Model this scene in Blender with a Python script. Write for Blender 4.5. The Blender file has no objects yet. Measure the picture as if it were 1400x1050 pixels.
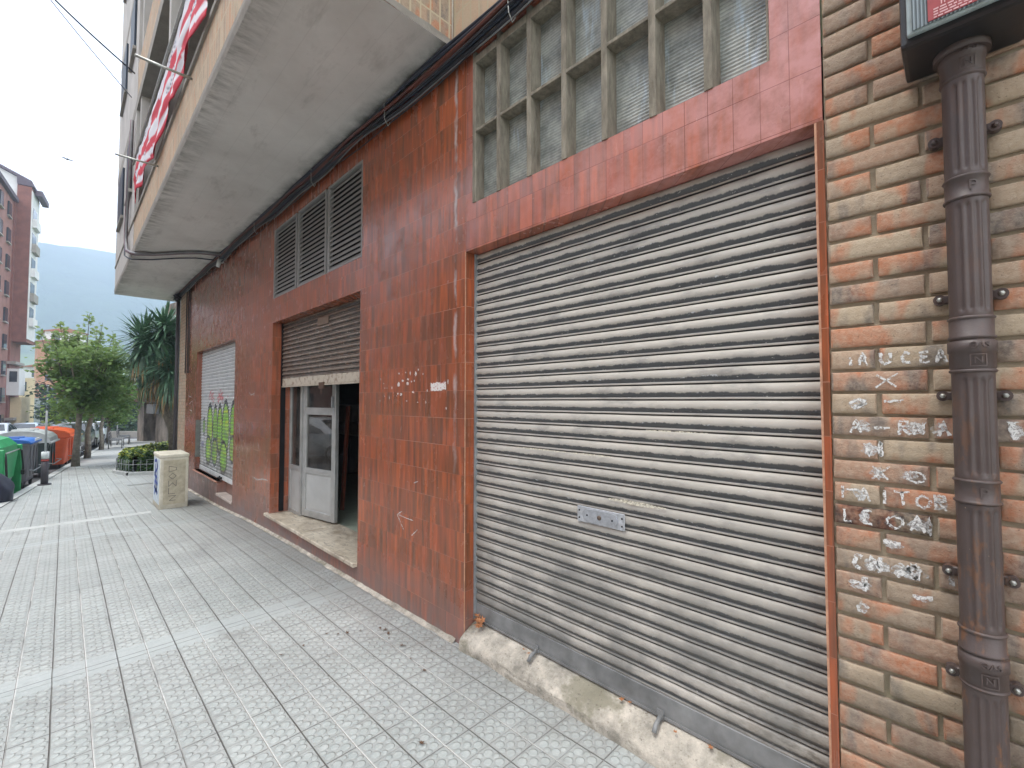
import bpy, bmesh, math, random
import numpy as np
from mathutils import Vector, Matrix, noise as mnoise
random.seed(7)
sc = bpy.context.scene
COL = sc.collection
PI = math.pi
R = math.radians
# ------------------------------------------------------------------ camera
# world: X along the shop wall (negative = down the street), Y into the wall, Z up, camera at origin
cd = bpy.data.cameras.new("camera"); cam = bpy.data.objects.new("camera", cd); COL.objects.link(cam)
cd.sensor_width = 36; cd.lens = 36*611/1400; cd.clip_start = .05; cd.clip_end = 6000
cam.rotation_euler = (R(92.02), R(0), R(45)); cam.location = (0, 0, 0)
sc.camera = cam
D = 1.95

def gz(x, y=1.0):
    "pavement height"
    if x > -2.4: z = -1.588+.0289*x
    elif x > -5.5: z = -1.657+(-2.4-x)*-.0135
    elif x > -7.4: z = -1.699+(-5.5-x)*-.03
    elif x > -9.2: z = -1.756+(-7.4-x)*-.052
    elif x > -13: z = -1.850+(-9.2-x)*-.030
    elif x > -45: z = -1.964+(-13-x)*-.0289
    elif x > -95: z = -2.889+(-45-x)*-.042
    else: z = -4.99
    return z-.0062*y
# street frame: kerb line
KE = Vector((-.9940, .1098)); KN = Vector((-.1098, -.9940)); K0 = Vector((-13., -.80))
def kp(u, v, dz=0.0):
    "point u metres down the street from X=-13, v metres out from the kerb (towards the road)"
    p = K0+KE*u+KN*v
    return Vector((p.x, p.y, gz(p.x, p.y)+dz))
def ky(x): return K0.y+(-13-x)*.1098/.994

# ------------------------------------------------------------------ node helper
class NT:
    def __init__(s, name):
        s.m = bpy.data.materials.new(name); s.m.use_nodes = True
        s.t = s.m.node_tree; s.t.nodes.clear()
        s.out = s.n('ShaderNodeOutputMaterial'); s.b = s.n('ShaderNodeBsdfPrincipled')
        s.l(s.b.outputs[0], s.out.inputs[0]); s._pos = None
    def n(s, t, **k):
        nd = s.t.nodes.new(t)
        for a, v in k.items(): setattr(nd, a, v)
        return nd
    def l(s, a, b): s.t.links.new(a, b)
    def put(s, inp, v):
        if v is None: return
        if isinstance(v, bpy.types.NodeSocket): s.l(v, inp)
        elif isinstance(v, (tuple, list)) and len(v) == 3 and inp.type == 'RGBA': inp.default_value = (*v, 1)
        else: inp.default_value = v
    def pos(s):
        if s._pos is None: s._pos = s.n('ShaderNodeNewGeometry').outputs['Position']
        return s._pos
    def obj(s): return s.n('ShaderNodeTexCoord').outputs['Object']
    def xyz(s, v=None):
        k = s.n('ShaderNodeSeparateXYZ'); s.l(v or s.pos(), k.inputs[0]); return k.outputs[0], k.outputs[1], k.outputs[2]
    def vec(s, x, y, z):
        k = s.n('ShaderNodeCombineXYZ')
        for i, v in enumerate((x, y, z)): s.put(k.inputs[i], v)
        return k.outputs[0]
    def ma(s, op, a, b=None, c=None, clamp=False):
        k = s.n('ShaderNodeMath', operation=op, use_clamp=clamp)
        s.put(k.inputs[0], a); s.put(k.inputs[1], b)
        if c is not None: s.put(k.inputs[2], c)
        return k.outputs[0]
    def noise(s, vec=None, scale=5., detail=4., rough=.55, dist=0., col=False):
        k = s.n('ShaderNodeTexNoise'); s.l(vec or s.pos(), k.inputs['Vector'])
        k.inputs['Scale'].default_value = scale; k.inputs['Detail'].default_value = detail
        k.inputs['Roughness'].default_value = rough; k.inputs['Distortion'].default_value = dist
        return k.outputs['Color' if col else 'Fac']
    def scale(s, vec, sx, sy, sz):
        k = s.n('ShaderNodeMapping'); s.l(vec, k.inputs[0]); k.inputs['Scale'].default_value = (sx, sy, sz); return k.outputs[0]
    def ramp(s, f, *stops):
        "map f linearly between stops (pos,value-or-colour)"
        k = s.n('ShaderNodeValToRGB'); s.l(f, k.inputs[0]); e = k.color_ramp.elements
        while len(e) < len(stops): e.new(.5)
        for el, (p, c) in zip(e, stops):
            el.position = p; el.color = (c, c, c, 1) if not isinstance(c, (tuple, list)) else (*c, 1)
        return k.outputs[0]
    def rng(s, f, a, b, c=0., d=1.):
        k = s.n('ShaderNodeMapRange'); k.clamp = True
        s.put(k.inputs[0], f); 
        for i, v in enumerate((a, b, c, d)): s.put(k.inputs[i+1], v)
        return k.outputs[0]
    def mix(s, f, a, b, mode='MIX'):
        k = s.n('ShaderNodeMix', data_type='RGBA', blend_type=mode)
        s.put(k.inputs[0], f); s.put(k.inputs[6], a); s.put(k.inputs[7], b); return k.outputs[2]
    def white(s, v, col=False):
        k = s.n('ShaderNodeTexWhiteNoise', noise_dimensions='3D'); s.l(v, k.inputs[0]); return k.outputs['Color' if col else 'Value']
    def bump(s, h, strength=.5, dist=.01):
        k = s.n('ShaderNodeBump'); k.inputs['Strength'].default_value = strength; k.inputs['Distance'].default_value = dist
        s.put(k.inputs['Height'], h); s.l(k.outputs[0], s.b.inputs['Normal'])
    def set(s, col=None, rough=None, metal=None, spec=None, coat=None):
        s.put(s.b.inputs['Base Color'], col); s.put(s.b.inputs['Roughness'], rough); s.put(s.b.inputs['Metallic'], metal)
        s.put(s.b.inputs['Specular IOR Level'], spec); s.put(s.b.inputs['Coat Weight'], coat)
        return s.m

def simple(name, col, rough=.7, metal=0., var=.25, vs=8., bump=0., spec=.5, objc=False):
    k = NT(name); v = k.obj() if objc else k.pos()
    n1 = k.noise(v, vs, 5, .6)
    c = k.mix(k.rng(n1, .3, .7), tuple(x*(1-var) for x in col), tuple(min(1, x*(1+var)) for x in col))
    if bump: k.bump(k.noise(v, vs*6, 4, .6), bump, .01)
    return k.set(c, rough, metal, spec)

# ------------------------------------------------------------------ mesh helper
class MB:
    "collects geometry in world coordinates"
    def __init__(s): s.bm = bmesh.new()
    def quad(s, *p, mi=0):
        f = s.bm.faces.new([s.bm.verts.new(q) for q in p]); f.material_index = mi; return f
    def box(s, a, b, mi=0, bev=0, seg=1):
        x0, y0, z0 = a; x1, y1, z1 = b
        vs = [s.bm.verts.new(p) for p in ((x0,y0,z0),(x1,y0,z0),(x1,y1,z0),(x0,y1,z0),(x0,y0,z1),(x1,y0,z1),(x1,y1,z1),(x0,y1,z1))]
        fs = [s.bm.faces.new([vs[i] for i in q]) for q in ((0,3,2,1),(4,5,6,7),(0,1,5,4),(1,2,6,5),(2,3,7,6),(3,0,4,7))]
        for f in fs: f.material_index = mi
        if bev:
            es = list({e for f in fs for e in f.edges})
            r = bmesh.ops.bevel(s.bm, geom=es, offset=bev, segments=seg, affect='EDGES', profile=.6)
            for f in r['faces']: f.material_index = mi
        return vs
    def obox(s, M, a, b, mi=0, bev=0):
        n0 = len(s.bm.verts); s.bm.verts.ensure_lookup_table()
        before = set(s.bm.verts); s.box(a, b, mi, bev)
        for v in s.bm.verts:
            if v not in before: v.co = M @ v.co
    def tube(s, pts, r, n=8, mi=0, caps=True, smooth=True):
        pts = [Vector(p) for p in pts]; rs = r if isinstance(r, (list, tuple)) else [r]*len(pts)
        rings = []; up = None
        for i, p in enumerate(pts):
            t = (pts[min(i+1, len(pts)-1)]-pts[max(i-1, 0)]).normalized()
            if up is None:
                up = Vector((0, 0, 1)) if abs(t.z) < .9 else Vector((1, 0, 0))
            a = t.cross(up).normalized(); b = a.cross(t).normalized(); up = b
            rings.append([s.bm.verts.new(p+(a*math.cos(2*PI*k/n)+b*math.sin(2*PI*k/n))*rs[i]) for k in range(n)])
        for i in range(len(rings)-1):
            for k in range(n):
                f = s.bm.faces.new((rings[i][k], rings[i][(k+1) % n], rings[i+1][(k+1) % n], rings[i+1][k])); f.smooth = smooth; f.material_index = mi
        if caps:
            for rr in (rings[0][::-1], rings[-1]):
                try: s.bm.faces.new(rr).material_index = mi
                except Exception: pass
    def lathe(s, prof, c=(0,0,0), n=24, M=None, mi=0):
        "prof: (r,z) pairs round the z axis at c"
        rings = []
        for r, z in prof:
            ring = []
            for k in range(n):
                p = Vector((r*math.cos(2*PI*k/n), r*math.sin(2*PI*k/n), z))
                p = (M @ p) if M else p
                ring.append(s.bm.verts.new(p+Vector(c)))
            rings.append(ring)
        for i in range(len(rings)-1):
            for k in range(n):
                f = s.bm.faces.new((rings[i][k], rings[i][(k+1) % n], rings[i+1][(k+1) % n], rings[i+1][k])); f.smooth = True; f.material_index = mi
        for rr in (rings[0][::-1], rings[-1]):
            try: s.bm.faces.new(rr).material_index = mi
            except Exception: pass
    def prism(s, poly, f0, f1, mi=0):
        "poly: list of 2-D points; f0,f1 map a 2-D point to 3-D on each side"
        A = [s.bm.verts.new(f0(*p)) for p in poly]; B = [s.bm.verts.new(f1(*p)) for p in poly]
        n = len(poly); s.bm.faces.new(A[::-1]).material_index = mi; s.bm.faces.new(B).material_index = mi
        for i in range(n): s.bm.faces.new((A[i], A[(i+1) % n], B[(i+1) % n], B[i])).material_index = mi
    def grid(s, nu, nv, fn, mi=0, smooth=False):
        V = [[s.bm.verts.new(fn(i/nu, j/nv)) for j in range(nv+1)] for i in range(nu+1)]
        for i in range(nu):
            for j in range(nv):
                f = s.bm.faces.new((V[i][j], V[i+1][j], V[i+1][j+1], V[i][j+1])); f.smooth = smooth; f.material_index = mi
        return V
    def build(s, name, mats, parent=None, smooth=None, M=None, fix=False):
        if fix: bmesh.ops.recalc_face_normals(s.bm, faces=s.bm.faces)
        if M is not None: s.bm.transform(M)
        off = Vector(parent['_w']) if parent is not None and '_w' in parent else Vector((0, 0, 0))
        if off.length: bmesh.ops.translate(s.bm, vec=-off, verts=s.bm.verts)
        me = bpy.data.meshes.new(name); s.bm.to_mesh(me); s.bm.free()
        for m in (mats if isinstance(mats, (list, tuple)) else [mats]): me.materials.append(m)
        if smooth is not None:
            for p in me.polygons: p.use_smooth = smooth
        o = bpy.data.objects.new(name, me); COL.objects.link(o)
        if parent is not None:
            o.parent = parent; o['_w'] = tuple(off)
        return o

def tag(o, label=None, cat=None, group=None, kind=None):
    if label: o['label'] = label
    if cat: o['category'] = cat
    if group: o['group'] = group
    if kind: o['kind'] = kind
    return o
def thing(name, loc, label, cat, group=None, rz=0, local=False):
    o = bpy.data.objects.new(name, None); COL.objects.link(o); o.location = loc; o.rotation_euler = (0, 0, rz)
    o.empty_display_size = .2; tag(o, label, cat, group)
    if not local: o['_w'] = tuple(loc)          # its meshes are written in world coordinates
    return o
def copy_tree(o, loc, rz=None, label=None, parent=None, scale=None):
    c = o.copy(); COL.objects.link(c); c.parent = parent
    if parent is None:
        c.location = loc
        if rz is not None: c.rotation_euler = (0, 0, rz)
        if label: c['label'] = label
        if scale: c.scale = (scale,)*3 if not isinstance(scale, tuple) else scale
    for ch in o.children: copy_tree(ch, None, None, None, c)
    return c
def text_bm(body, size, extrude=.001):
    cu = bpy.data.curves.new('t', 'FONT'); cu.body = body; cu.size = size; cu.extrude = extrude; cu.align_x = 'CENTER'; cu.align_y = 'CENTER'
    cu.resolution_u = 3
    o = bpy.data.objects.new('t', cu); COL.objects.link(o)
    dg = bpy.context.evaluated_depsgraph_get(); me = bpy.data.meshes.new_from_object(o.evaluated_get(dg))
    bpy.data.objects.remove(o)
    return me
def add_text(mb, body, size, M, mi=0, extrude=.001):
    me = text_bm(body, size, extrude); me.transform(M)
    for p in me.polygons: p.material_index = mi
    mb.bm.from_mesh(me)
WALLM = Matrix.Rotation(R(90), 4, 'X')     # text laid on a wall that faces -Y
CLOUD, EXPO, HAZE = 15.5, 0.78, 0.0011
# ================================================================== MATERIALS
def m_tile(name, u0, z0, dirt=True):
    k = NT(name); x, y, z = k.xyz(); u = k.ma('ADD', x, y)
    tw, th = .1034, .1955
    uu = k.ma('DIVIDE', k.ma('SUBTRACT', u, u0), tw); zz = k.ma('DIVIDE', k.ma('SUBTRACT', z, z0), th)
    iu, iz = k.ma('FLOOR', uu), k.ma('FLOOR', zz); fu, fz = k.ma('FRACT', uu), k.ma('FRACT', zz)
    rnd = k.white(k.vec(iu, iz, 0.)); rc = k.noise(k.vec(k.ma('MULTIPLY', iu, 3.7), k.ma('MULTIPLY', iz, 5.3), 0.), 1., 0)
    # each tile: fired glaze running from orange to brown in upright streaks
    sv = k.vec(k.ma('ADD', k.ma('MULTIPLY', u, 26.), k.ma('MULTIPLY', rnd, 9.)), k.ma('MULTIPLY', z, 2.2), k.ma('MULTIPLY', iz, 3.1))
    st = k.noise(sv, 1., 3, .6, .3)
    base = k.mix(k.rng(st, .36, .62), (.22, .070, .029), (.51, .120, .038))
    base = k.mix(k.rng(k.noise(sv, 2.3, 2, .5), .55, .8, 0, .45), base, (.14, .070, .032))
    base = k.mix(k.rng(rnd, 0, 1, 0, .35 if dirt else .62), base, (.30, .060, .030))
    ed = k.ma('MULTIPLY', k.ma('ABSOLUTE', k.ma('SUBTRACT', fu, .5)), 2.)
    r5 = k.white(k.vec(iu, iz, 7.)); ez = k.ma('MULTIPLY', k.rng(ed, .15, .95), k.rng(r5, .25, .8, 0, .75)); ez = k.ma('MULTIPLY', ez, k.rng(k.noise(sv, 1.4, 2), .3, .55))
    base = k.mix(ez, base, (.105, .050, .026))
    ol = k.noise(k.vec(k.ma('MULTIPLY', u, 19.), k.ma('MULTIPLY', z, 1.1), k.ma('MULTIPLY', iz, 1.7)), 1., 2, .4)
    base = k.mix(k.rng(ol, .50, .62, 0, .5 if dirt else .3), base, (.115, .058, .030))
    base = k.mix(k.ma('MULTIPLY', k.rng(r5, .0, .3, .2 if dirt else .45, 0), 1.), base, (.55, .13, .045))
    big = k.noise(None, .9, 3, .6)
    base = k.mix(k.rng(big, .42, .7, 0, .35), base, (.20, .085, .055))
    if dirt: base = k.mix(k.ma('MULTIPLY', k.rng(x, -3.6, -8.5, .06, .62), k.rng(k.noise(None, 1.1, 3), .3, .6, .6, 1)), base, (.215, .105, .075))
    # dust film and runs
    run = k.noise(k.scale(k.pos(), 9, 9, .55), 1.6, 4, .6, .2)
    film = k.ma('MULTIPLY', k.rng(run, .52, .78), k.rng(k.noise(None, 2.3, 4), .4, .65))
    base = k.mix(k.ma('MULTIPLY', film, .10), base, (.36, .30, .27))
    # splash dirt near the pavement
    low = k.ma('MAXIMUM', k.rng(z, -1.74, -1.22, 1, 0), k.rng(z, -1.68, -1.54, 1.3, 0))
    lowm = k.ma('MULTIPLY', low, k.rng(k.noise(None, 5., 5, .65), .25, .55), clamp=True)
    if dirt: base = k.mix(k.ma('MULTIPLY', lowm, .9), base, (.21, .165, .155))
    # lime runs near the pillar edge
    ls = k.ma('ADD', u, k.ma('MULTIPLY', k.noise(None, 9., 3), .05))
    lime = k.ma('MULTIPLY', k.ma('MULTIPLY', k.rng(k.ma('ABSOLUTE', k.ma('SUBTRACT', ls, -2.52-.0+D+.025)), .006, .022, 1, 0), k.rng(k.noise(k.scale(k.pos(), 6, 6, 3), 1.7, 4), .43, .6)), k.rng(z, -.9, .1))
    base = k.mix(k.ma('MULTIPLY', lime, .62), base, (.55, .50, .48))
    # chips and splashes
    sp = k.n('ShaderNodeTexVoronoi'); k.l(k.pos(), sp.inputs['Vector']); sp.inputs['Scale'].default_value = 17.
    chip = k.ma('MULTIPLY', k.rng(sp.outputs['Distance'], .05, .075, 1, 0), k.rng(k.white(k.vec(k.ma('FLOOR', k.ma('MULTIPLY', u, 8)), k.ma('FLOOR', k.ma('MULTIPLY', z, 8)), 1.)), .72, .76))
    base = k.mix(k.ma('MULTIPLY', chip, .5), base, (.62, .52, .46))
    # joints
    ju = k.ma('LESS_THAN', fu, .026); jz = k.ma('LESS_THAN', fz, .014)
    jn = k.rng(k.noise(None, 3.1, 3), .35, .65)
    jz = k.ma('MULTIPLY', jz, k.rng(jn, 0, 1, .6, 1.)); ju = k.ma('MULTIPLY', ju, k.rng(jn, 0, 1, *((.04, .3) if dirt else (.45, .95))))
    j = k.ma('MAXIMUM', ju, jz)
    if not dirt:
        pl = k.ma('MULTIPLY', k.rng(k.noise(None, 7, 5, .65), .2, .6), k.rng(x, -1.7, -.35, .22, .95)); base = k.mix(pl, base, (.60, .30, .28))  # chalky patches plus pink sky sheen painted into the lintel, stronger to the right
    jc = k.mix(k.rng(k.noise(None, 1.3, 2), .4, .6), (.58, .34, .25), (.30, .12, .08)) if dirt else (.12, .025, .022); jc = k.mix(k.ma('MULTIPLY', ju, .75), jc, (.10, .030, .02))
    base = k.mix(k.ma('MULTIPLY', j, .8), base, jc)
    rough = k.rng(k.noise(None, 6, 4), .3, .7, .14, .30)
    rough = k.ma('ADD', rough, k.ma('MULTIPLY', k.ma('ADD', film, lowm), .35), clamp=True)
    hh = k.ma('ADD', k.ma('MULTIPLY', j, -1.), k.ma('MULTIPLY', k.noise(None, 14, 2), .25))
    hh = k.ma('ADD', hh, k.ma('MULTIPLY', rnd, .6))
    k.bump(hh, .22, .002)
    return k.set(base, rough, 0, .5)
M_tile = m_tile('glazed_red_tile', -2.404+D-.0, 1.236-.1955*9+.0);
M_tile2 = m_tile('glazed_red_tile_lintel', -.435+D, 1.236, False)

def m_brick(name, soldier=False, pale=0., u0=-.322+D, z0=.109-.0068, flat=False, L=.264, H=.0773):
    k = NT(name); x, y, z = k.xyz(); u = k.ma('ADD', x, y)
    if soldier: u, z = z, u
    zz = k.ma('DIVIDE', k.ma('SUBTRACT', z, z0), H); iz = k.ma('FLOOR', zz); fz = k.ma('FRACT', zz)
    par = k.ma('FRACT', k.ma('MULTIPLY', iz, .5))   # 0 or .5
    uu = k.ma('ADD', k.ma('DIVIDE', k.ma('SUBTRACT', u, u0), L), k.ma('SUBTRACT', .5, par) if not soldier else 0.)
    iu = k.ma('FLOOR', uu); fu = k.ma('FRACT', uu)
    rc = k.white(k.vec(iu, iz, 3.), True); r = k.n('ShaderNodeSeparateColor'); k.l(rc, r.inputs[0]); r1, r2, r3 = r.outputs
    P = k.pos()
    # kiln colours: buff, orange, brown with a smoky patch that differs per brick
    off = k.n('ShaderNodeVectorMath', operation='ADD'); k.l(P, off.inputs[0]); sc_ = k.n('ShaderNodeVectorMath', operation='SCALE'); k.l(rc, sc_.inputs[0]); sc_.inputs['Scale'].default_value = 7.; k.l(sc_.outputs[0], off.inputs[1])
    ov = off.outputs[0]
    c = k.mix(k.rng(r1, .2, .85), (.435, .345, .24), (.39, .235, .16))
    c = k.mix(k.rng(r2, .5, .95, 0, .7), c, (.25, .18, .14))
    c = k.mix(k.rng(k.noise(k.scale(ov, 1, 1, .5), 9, 2, .5), .52, .60, 0, .85), c, (.47, .185, .095))
    c = k.mix(k.rng(k.noise(k.scale(ov, 1, 1, .35), 8, 3, .6), .52, .62, 0, .75), c, (.14, .13, .12))
    c = k.mix(k.rng(k.noise(P, 60, 4, .7), .35, .7, 0, .45), c, (.56, .47, .36))
    if pale: c = k.mix(pale, c, (.60, .47, .33))
    c = k.mix(k.rng(k.noise(P, 130, 3, .7), .62, .70, 0, .6), c, (.07, .05, .04))
    low = k.rng(k.xyz()[2], -1.6, -.2, .75, 0)
    c = k.mix(k.ma('MULTIPLY', low, k.rng(k.noise(P, 6, 4), .35, .65)), c, (.15, .135, .10))
    k.brickcol = c
    h = k.ma('ADD', k.noise(P, 60, 6, .75), k.ma('MULTIPLY', k.noise(P, 190, 3, .7), .8))
    if name == 'kiln_brick':
        X_, Y_, Z_ = k.xyz(); pb = k.ma('MULTIPLY', k.ma('MULTIPLY', k.ma('GREATER_THAN', Z_, -.4335), k.ma('LESS_THAN', Z_, -.3665)), k.ma('LESS_THAN', X_, -.068))
        c = k.mix(k.ma('MULTIPLY', pb, k.rng(k.noise(P, 28, 4, .7), .35, .6, .3, .9)), c, k.mix(k.rng(k.noise(P, 16, 2), .5, .56), (.060, .022, .018), (.02, .02, .028)))
    if flat:
        jm = k.ma('MAXIMUM', k.ma('LESS_THAN', fz, .17), k.ma('LESS_THAN', fu, .05))
        c = k.mix(jm, c, (.50, .43, .30) if soldier else (.30, .25, .18)); h = k.ma('SUBTRACT', h, k.ma('MULTIPLY', jm, 3.))
        k.bump(h, .6, .004)
    else: k.bump(h, .8, .0035)
    return k.set(c, .88, 0, .3)
M_brick = m_brick('kiln_brick'); M_brick_sold = m_brick('soldier_brick', True, .0, u0=2.74, z0=.0, flat=True, L=.26, H=.082)
M_brick_pale = m_brick('pale_soldier_brick', True, .62, u0=2.55, z0=.03, flat=True, L=.26, H=.09)
M_brick_pale2 = m_brick('pale_parapet_brick', True, .35, u0=2.72, z0=.0, flat=True, L=.26, H=.082)
M_brick_flat = m_brick('end_brick', False, .35, flat=True)
k = NT('mortar'); n1 = k.noise(None, 25, 5, .7); z = k.xyz()[2]
c = k.mix(n1, (.27, .23, .165), (.50, .43, .32)); c = k.mix(k.ma('MULTIPLY', k.rng(z, -1.6, .1, .75, 0), k.rng(k.noise(None, 3, 4), .35, .6)), c, (.16, .165, .105))
k.bump(k.noise(None, 150, 4, .7), .8, .003); M_mortar = k.set(c, .95, 0, .2)

def m_shutter(name, pitch, z0, base, dark, edge=.5, rust=0., attr=False, dirt=.6):
    k = NT(name); x, y, z = k.xyz()
    t = k.ma('FRACT', k.ma('DIVIDE', k.ma('SUBTRACT', z0, z), pitch))
    i = k.ma('FLOOR', k.ma('DIVIDE', k.ma('SUBTRACT', z0, z), pitch))
    P = k.pos()
    n = k.noise(k.vec(k.ma('MULTIPLY', x, 14), k.ma('MULTIPLY', i, 3.3), 0.), 1., 4, .75)
    n2 = k.noise(k.vec(k.ma('MULTIPLY', x, 1.3), k.ma('MULTIPLY', i, .9), 5.), 1., 2, .5)
    e = k.ma('ADD', edge, k.ma('MULTIPLY', k.ma('SUBTRACT', n, .5), .42)); e = k.ma('ADD', e, k.ma('MULTIPLY', k.ma('SUBTRACT', n2, .5), .25))
    band = k.ma('MULTIPLY', k.rng(t, e, k.ma('ADD', e, .07)), k.rng(t, .77, .80, 1, 0))
    c = k.mix(k.noise(k.scale(P, 3, 3, 9), 3, 5, .7), tuple(v*.82 for v in base), tuple(min(1, v*1.13) for v in base))
    if attr:
        a = k.n('ShaderNodeAttribute', attribute_name='paint'); c = k.mix(a.outputs['Alpha'], c, a.outputs['Color'])
    c = k.mix(k.ma('MULTIPLY', band, dirt), c, dark)
    # stains
    c = k.mix(k.rng(k.noise(k.scale(P, 2.2, 2.2, 5), 2.1, 5, .65), .5, .72, 0, .5), c, tuple(v*1.0 for v in dark))
    fl = k.noise(k.scale(P, 5, 5, 16), 9, 3, .7)
    c = k.mix(k.rng(fl, .665, .70, 0, .8), c, (.62, .60, .55))
    sq = k.noise(k.scale(P, 34, 34, 60), 1., 3, .6); c = k.mix(k.ma('MULTIPLY', k.ma('MULTIPLY', k.rng(sq, .60, .64, 0, .85), k.rng(k.ma('ABSOLUTE', k.ma('SUBTRACT', t, k.ma('ADD', e, .03))), .03, .07, 1, 0)), k.rng(k.noise(k.vec(k.ma('MULTIPLY', x, 1.7), k.ma('MULTIPLY', i, 2.3), 2.), 1., 1), .5, .6)), c, (.60, .62, .64))
    low = k.ma('MULTIPLY', k.rng(z, -1.5, -.1, .9, 0), k.rng(k.noise(P, 4, 4), .3, .6)); c = k.mix(low, c, (.135, .135, .125))
    # grime where the curtain runs in its guides
    gr = k.ma('MULTIPLY', k.ma('MULTIPLY', k.rng(x, -.95, -.45), k.rng(z, -.95, -1.45)), k.rng(k.noise(k.scale(P, 3, 3, 7), 6, 4, .7), .45, .62)); c = k.mix(k.ma('MULTIPLY', gr, .8), c, (.09, .075, .055))
    if rust:
        c = k.mix(k.rng(k.noise(k.scale(P, 2, 2, 6), 5, 5, .7), .5, .66, 0, rust), c, (.16, .075, .035))
        c = k.mix(k.rng(k.noise(k.scale(P, 3, 3, 14), 4, 4, .7), .63, .66, 0, .9), c, (.55, .50, .42))
    # overlap slots coloured black
    slot = k.rng(t, .90, .915); c = k.mix(slot, c, (.02, .018, .016))
    k.bump(k.noise(P, 90, 4, .7), .25, .002)
    return k.set(c, k.rng(k.noise(P, 8, 3), .3, .7, .42, .62), .0, .45)
PITCH = .0739; SZ0 = -.004
M_sh1 = m_shutter('galvanised_garage_slat', PITCH, SZ0, (.46, .43, .38), (.058, .064, .072), .47, dirt=.92)
M_sh2 = m_shutter('rusty_brown_slat', .056, .30, (.25, .20, .16), (.022, .017, .014), .38, .7, dirt=.95)
M_sh3 = m_shutter('white_painted_slat', .062, .30, (.62, .64, .64), (.30, .33, .35), .55, 0, True, .45)
M_steel = simple('grey_steel', (.30, .32, .33), .45, .3, .3, 14, .1)
M_rail = simple('worn_grey_rail', (.20, .205, .205), .5, .1, .35, 7, .1)
M_zinc = simple('zinc_plate', (.55, .57, .60), .35, .6, .25, 40, .05)
M_rustrail = NT('flaking_cream_rail'); k = M_rustrail
c = k.mix(k.rng(k.noise(None, 16, 5, .7), .52, .66, 0, .8), (.52, .46, .37), (.20, .12, .075)); M_rustrail = k.set(c, .7)
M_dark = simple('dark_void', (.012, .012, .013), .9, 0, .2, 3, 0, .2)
M_iron = NT('brown_painted_cast_iron'); k = M_iron; P = k.pos()
c = k.mix(k.noise(P, 12, 4, .6), (.060, .042, .037), (.098, .075, .070))
z = k.xyz()[2]
c = k.mix(k.ma('MULTIPLY', k.rng(k.noise(k.scale(P, 3, 3, 1), 9, 5, .7), .56, .66), k.rng(z, .3, -1., .1, .7)), c, (.22, .095, .035))
c = k.mix(k.rng(k.noise(P, 110, 3, .7), .74, .78, 0, .8), c, (.45, .36, .22))
k.bump(k.noise(P, 150, 3, .6), .3, .002); M_iron = k.set(c, .48, .0, .5)
M_bolt = simple('galvanised_bolt', (.42, .43, .40), .4, .7, .3, 60)
# stucco soffit
k = NT('balcony_soffit'); P = k.pos()
c = k.mix(k.rng(k.noise(P, .9, 6, .65), .3, .7), (.56, .535, .50), (.74, .715, .68))
c = k.mix(k.rng(k.noise(k.scale(P, .5, 1.5, 1), 3, 5, .7), .55, .72, 0, .5), c, (.36, .34, .31))
c = k.mix(k.rng(k.noise(P, 40, 3, .7), .70, .74, 0, .5), c, (.12, .11, .10))
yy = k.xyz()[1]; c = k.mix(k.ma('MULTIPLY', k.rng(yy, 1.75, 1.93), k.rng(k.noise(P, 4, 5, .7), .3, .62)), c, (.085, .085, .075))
cv = k.n('ShaderNodeTexVoronoi', feature='DISTANCE_TO_EDGE'); dv = k.n('ShaderNodeVectorMath', operation='ADD'); k.l(P, dv.inputs[0]); k.l(k.noise(P, 2.5, 4, .6, 0, True), dv.inputs[1]); k.l(dv.outputs[0], cv.inputs['Vector']); cv.inputs['Scale'].default_value = .55
c = k.mix(k.ma('MULTIPLY', k.rng(cv.outputs['Distance'], .0012, .0035, .4, 0), k.rng(k.noise(P, .7, 2), .60, .68)), c, (.14, .13, .12))
bd_ = k.ma('FRACT', k.ma('DIVIDE', k.xyz()[1], .19)); c = k.mix(k.rng(bd_, .0, .03, .22, 0), c, (.25, .24, .22))
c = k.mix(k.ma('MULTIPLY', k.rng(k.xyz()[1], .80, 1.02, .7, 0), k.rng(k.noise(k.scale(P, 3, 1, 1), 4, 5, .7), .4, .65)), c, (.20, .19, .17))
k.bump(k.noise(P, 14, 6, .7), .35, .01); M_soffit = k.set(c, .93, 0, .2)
k = NT('weathered_slab_edge'); P = k.pos()
c = k.mix(k.noise(P, 5, 6, .7), (.16, .155, .14), (.42, .39, .34)); k.bump(k.noise(P, 40, 5, .7), .7, .01); M_slabedge = k.set(c, .95)
k = NT('rough_concrete'); P = k.pos()
c = k.mix(k.rng(k.noise(P, 7, 7, .72), .35, .65), (.25, .235, .20), (.64, .585, .50))
c = k.mix(k.rng(k.noise(P, 3.1, 5, .7), .52, .62, 0, .8), c, (.24, .225, .165))
c = k.mix(k.rng(k.noise(P, 60, 4, .7), .6, .68, 0, .7), c, (.13, .11, .085))
k.bump(k.ma('ADD', k.noise(P, 16, 6, .75), k.ma('MULTIPLY', k.noise(P, 90, 4, .7), .5)), .9, .015); M_conc = k.set(c, .93, 0, .2)
k = NT('weathered_mullion'); P = k.pos()
c = k.mix(k.rng(k.noise(k.scale(P, 5, 5, 1.2), 5, 5, .7), .3, .7), (.12, .105, .078), (.31, .28, .22)); k.bump(k.noise(P, 60, 5, .7), .5, .004); M_mull = k.set(c, .9)
k = NT('ribbed_dirty_glass'); P = k.pos(); x, y, z = k.xyz()
w = k.ma('SINE', k.ma('MULTIPLY', z, 2*PI/.0175))
c = k.mix(k.rng(k.noise(P, 9, 6, .7), .35, .65), (.15, .17, .155), (.38, .41, .37))
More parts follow.
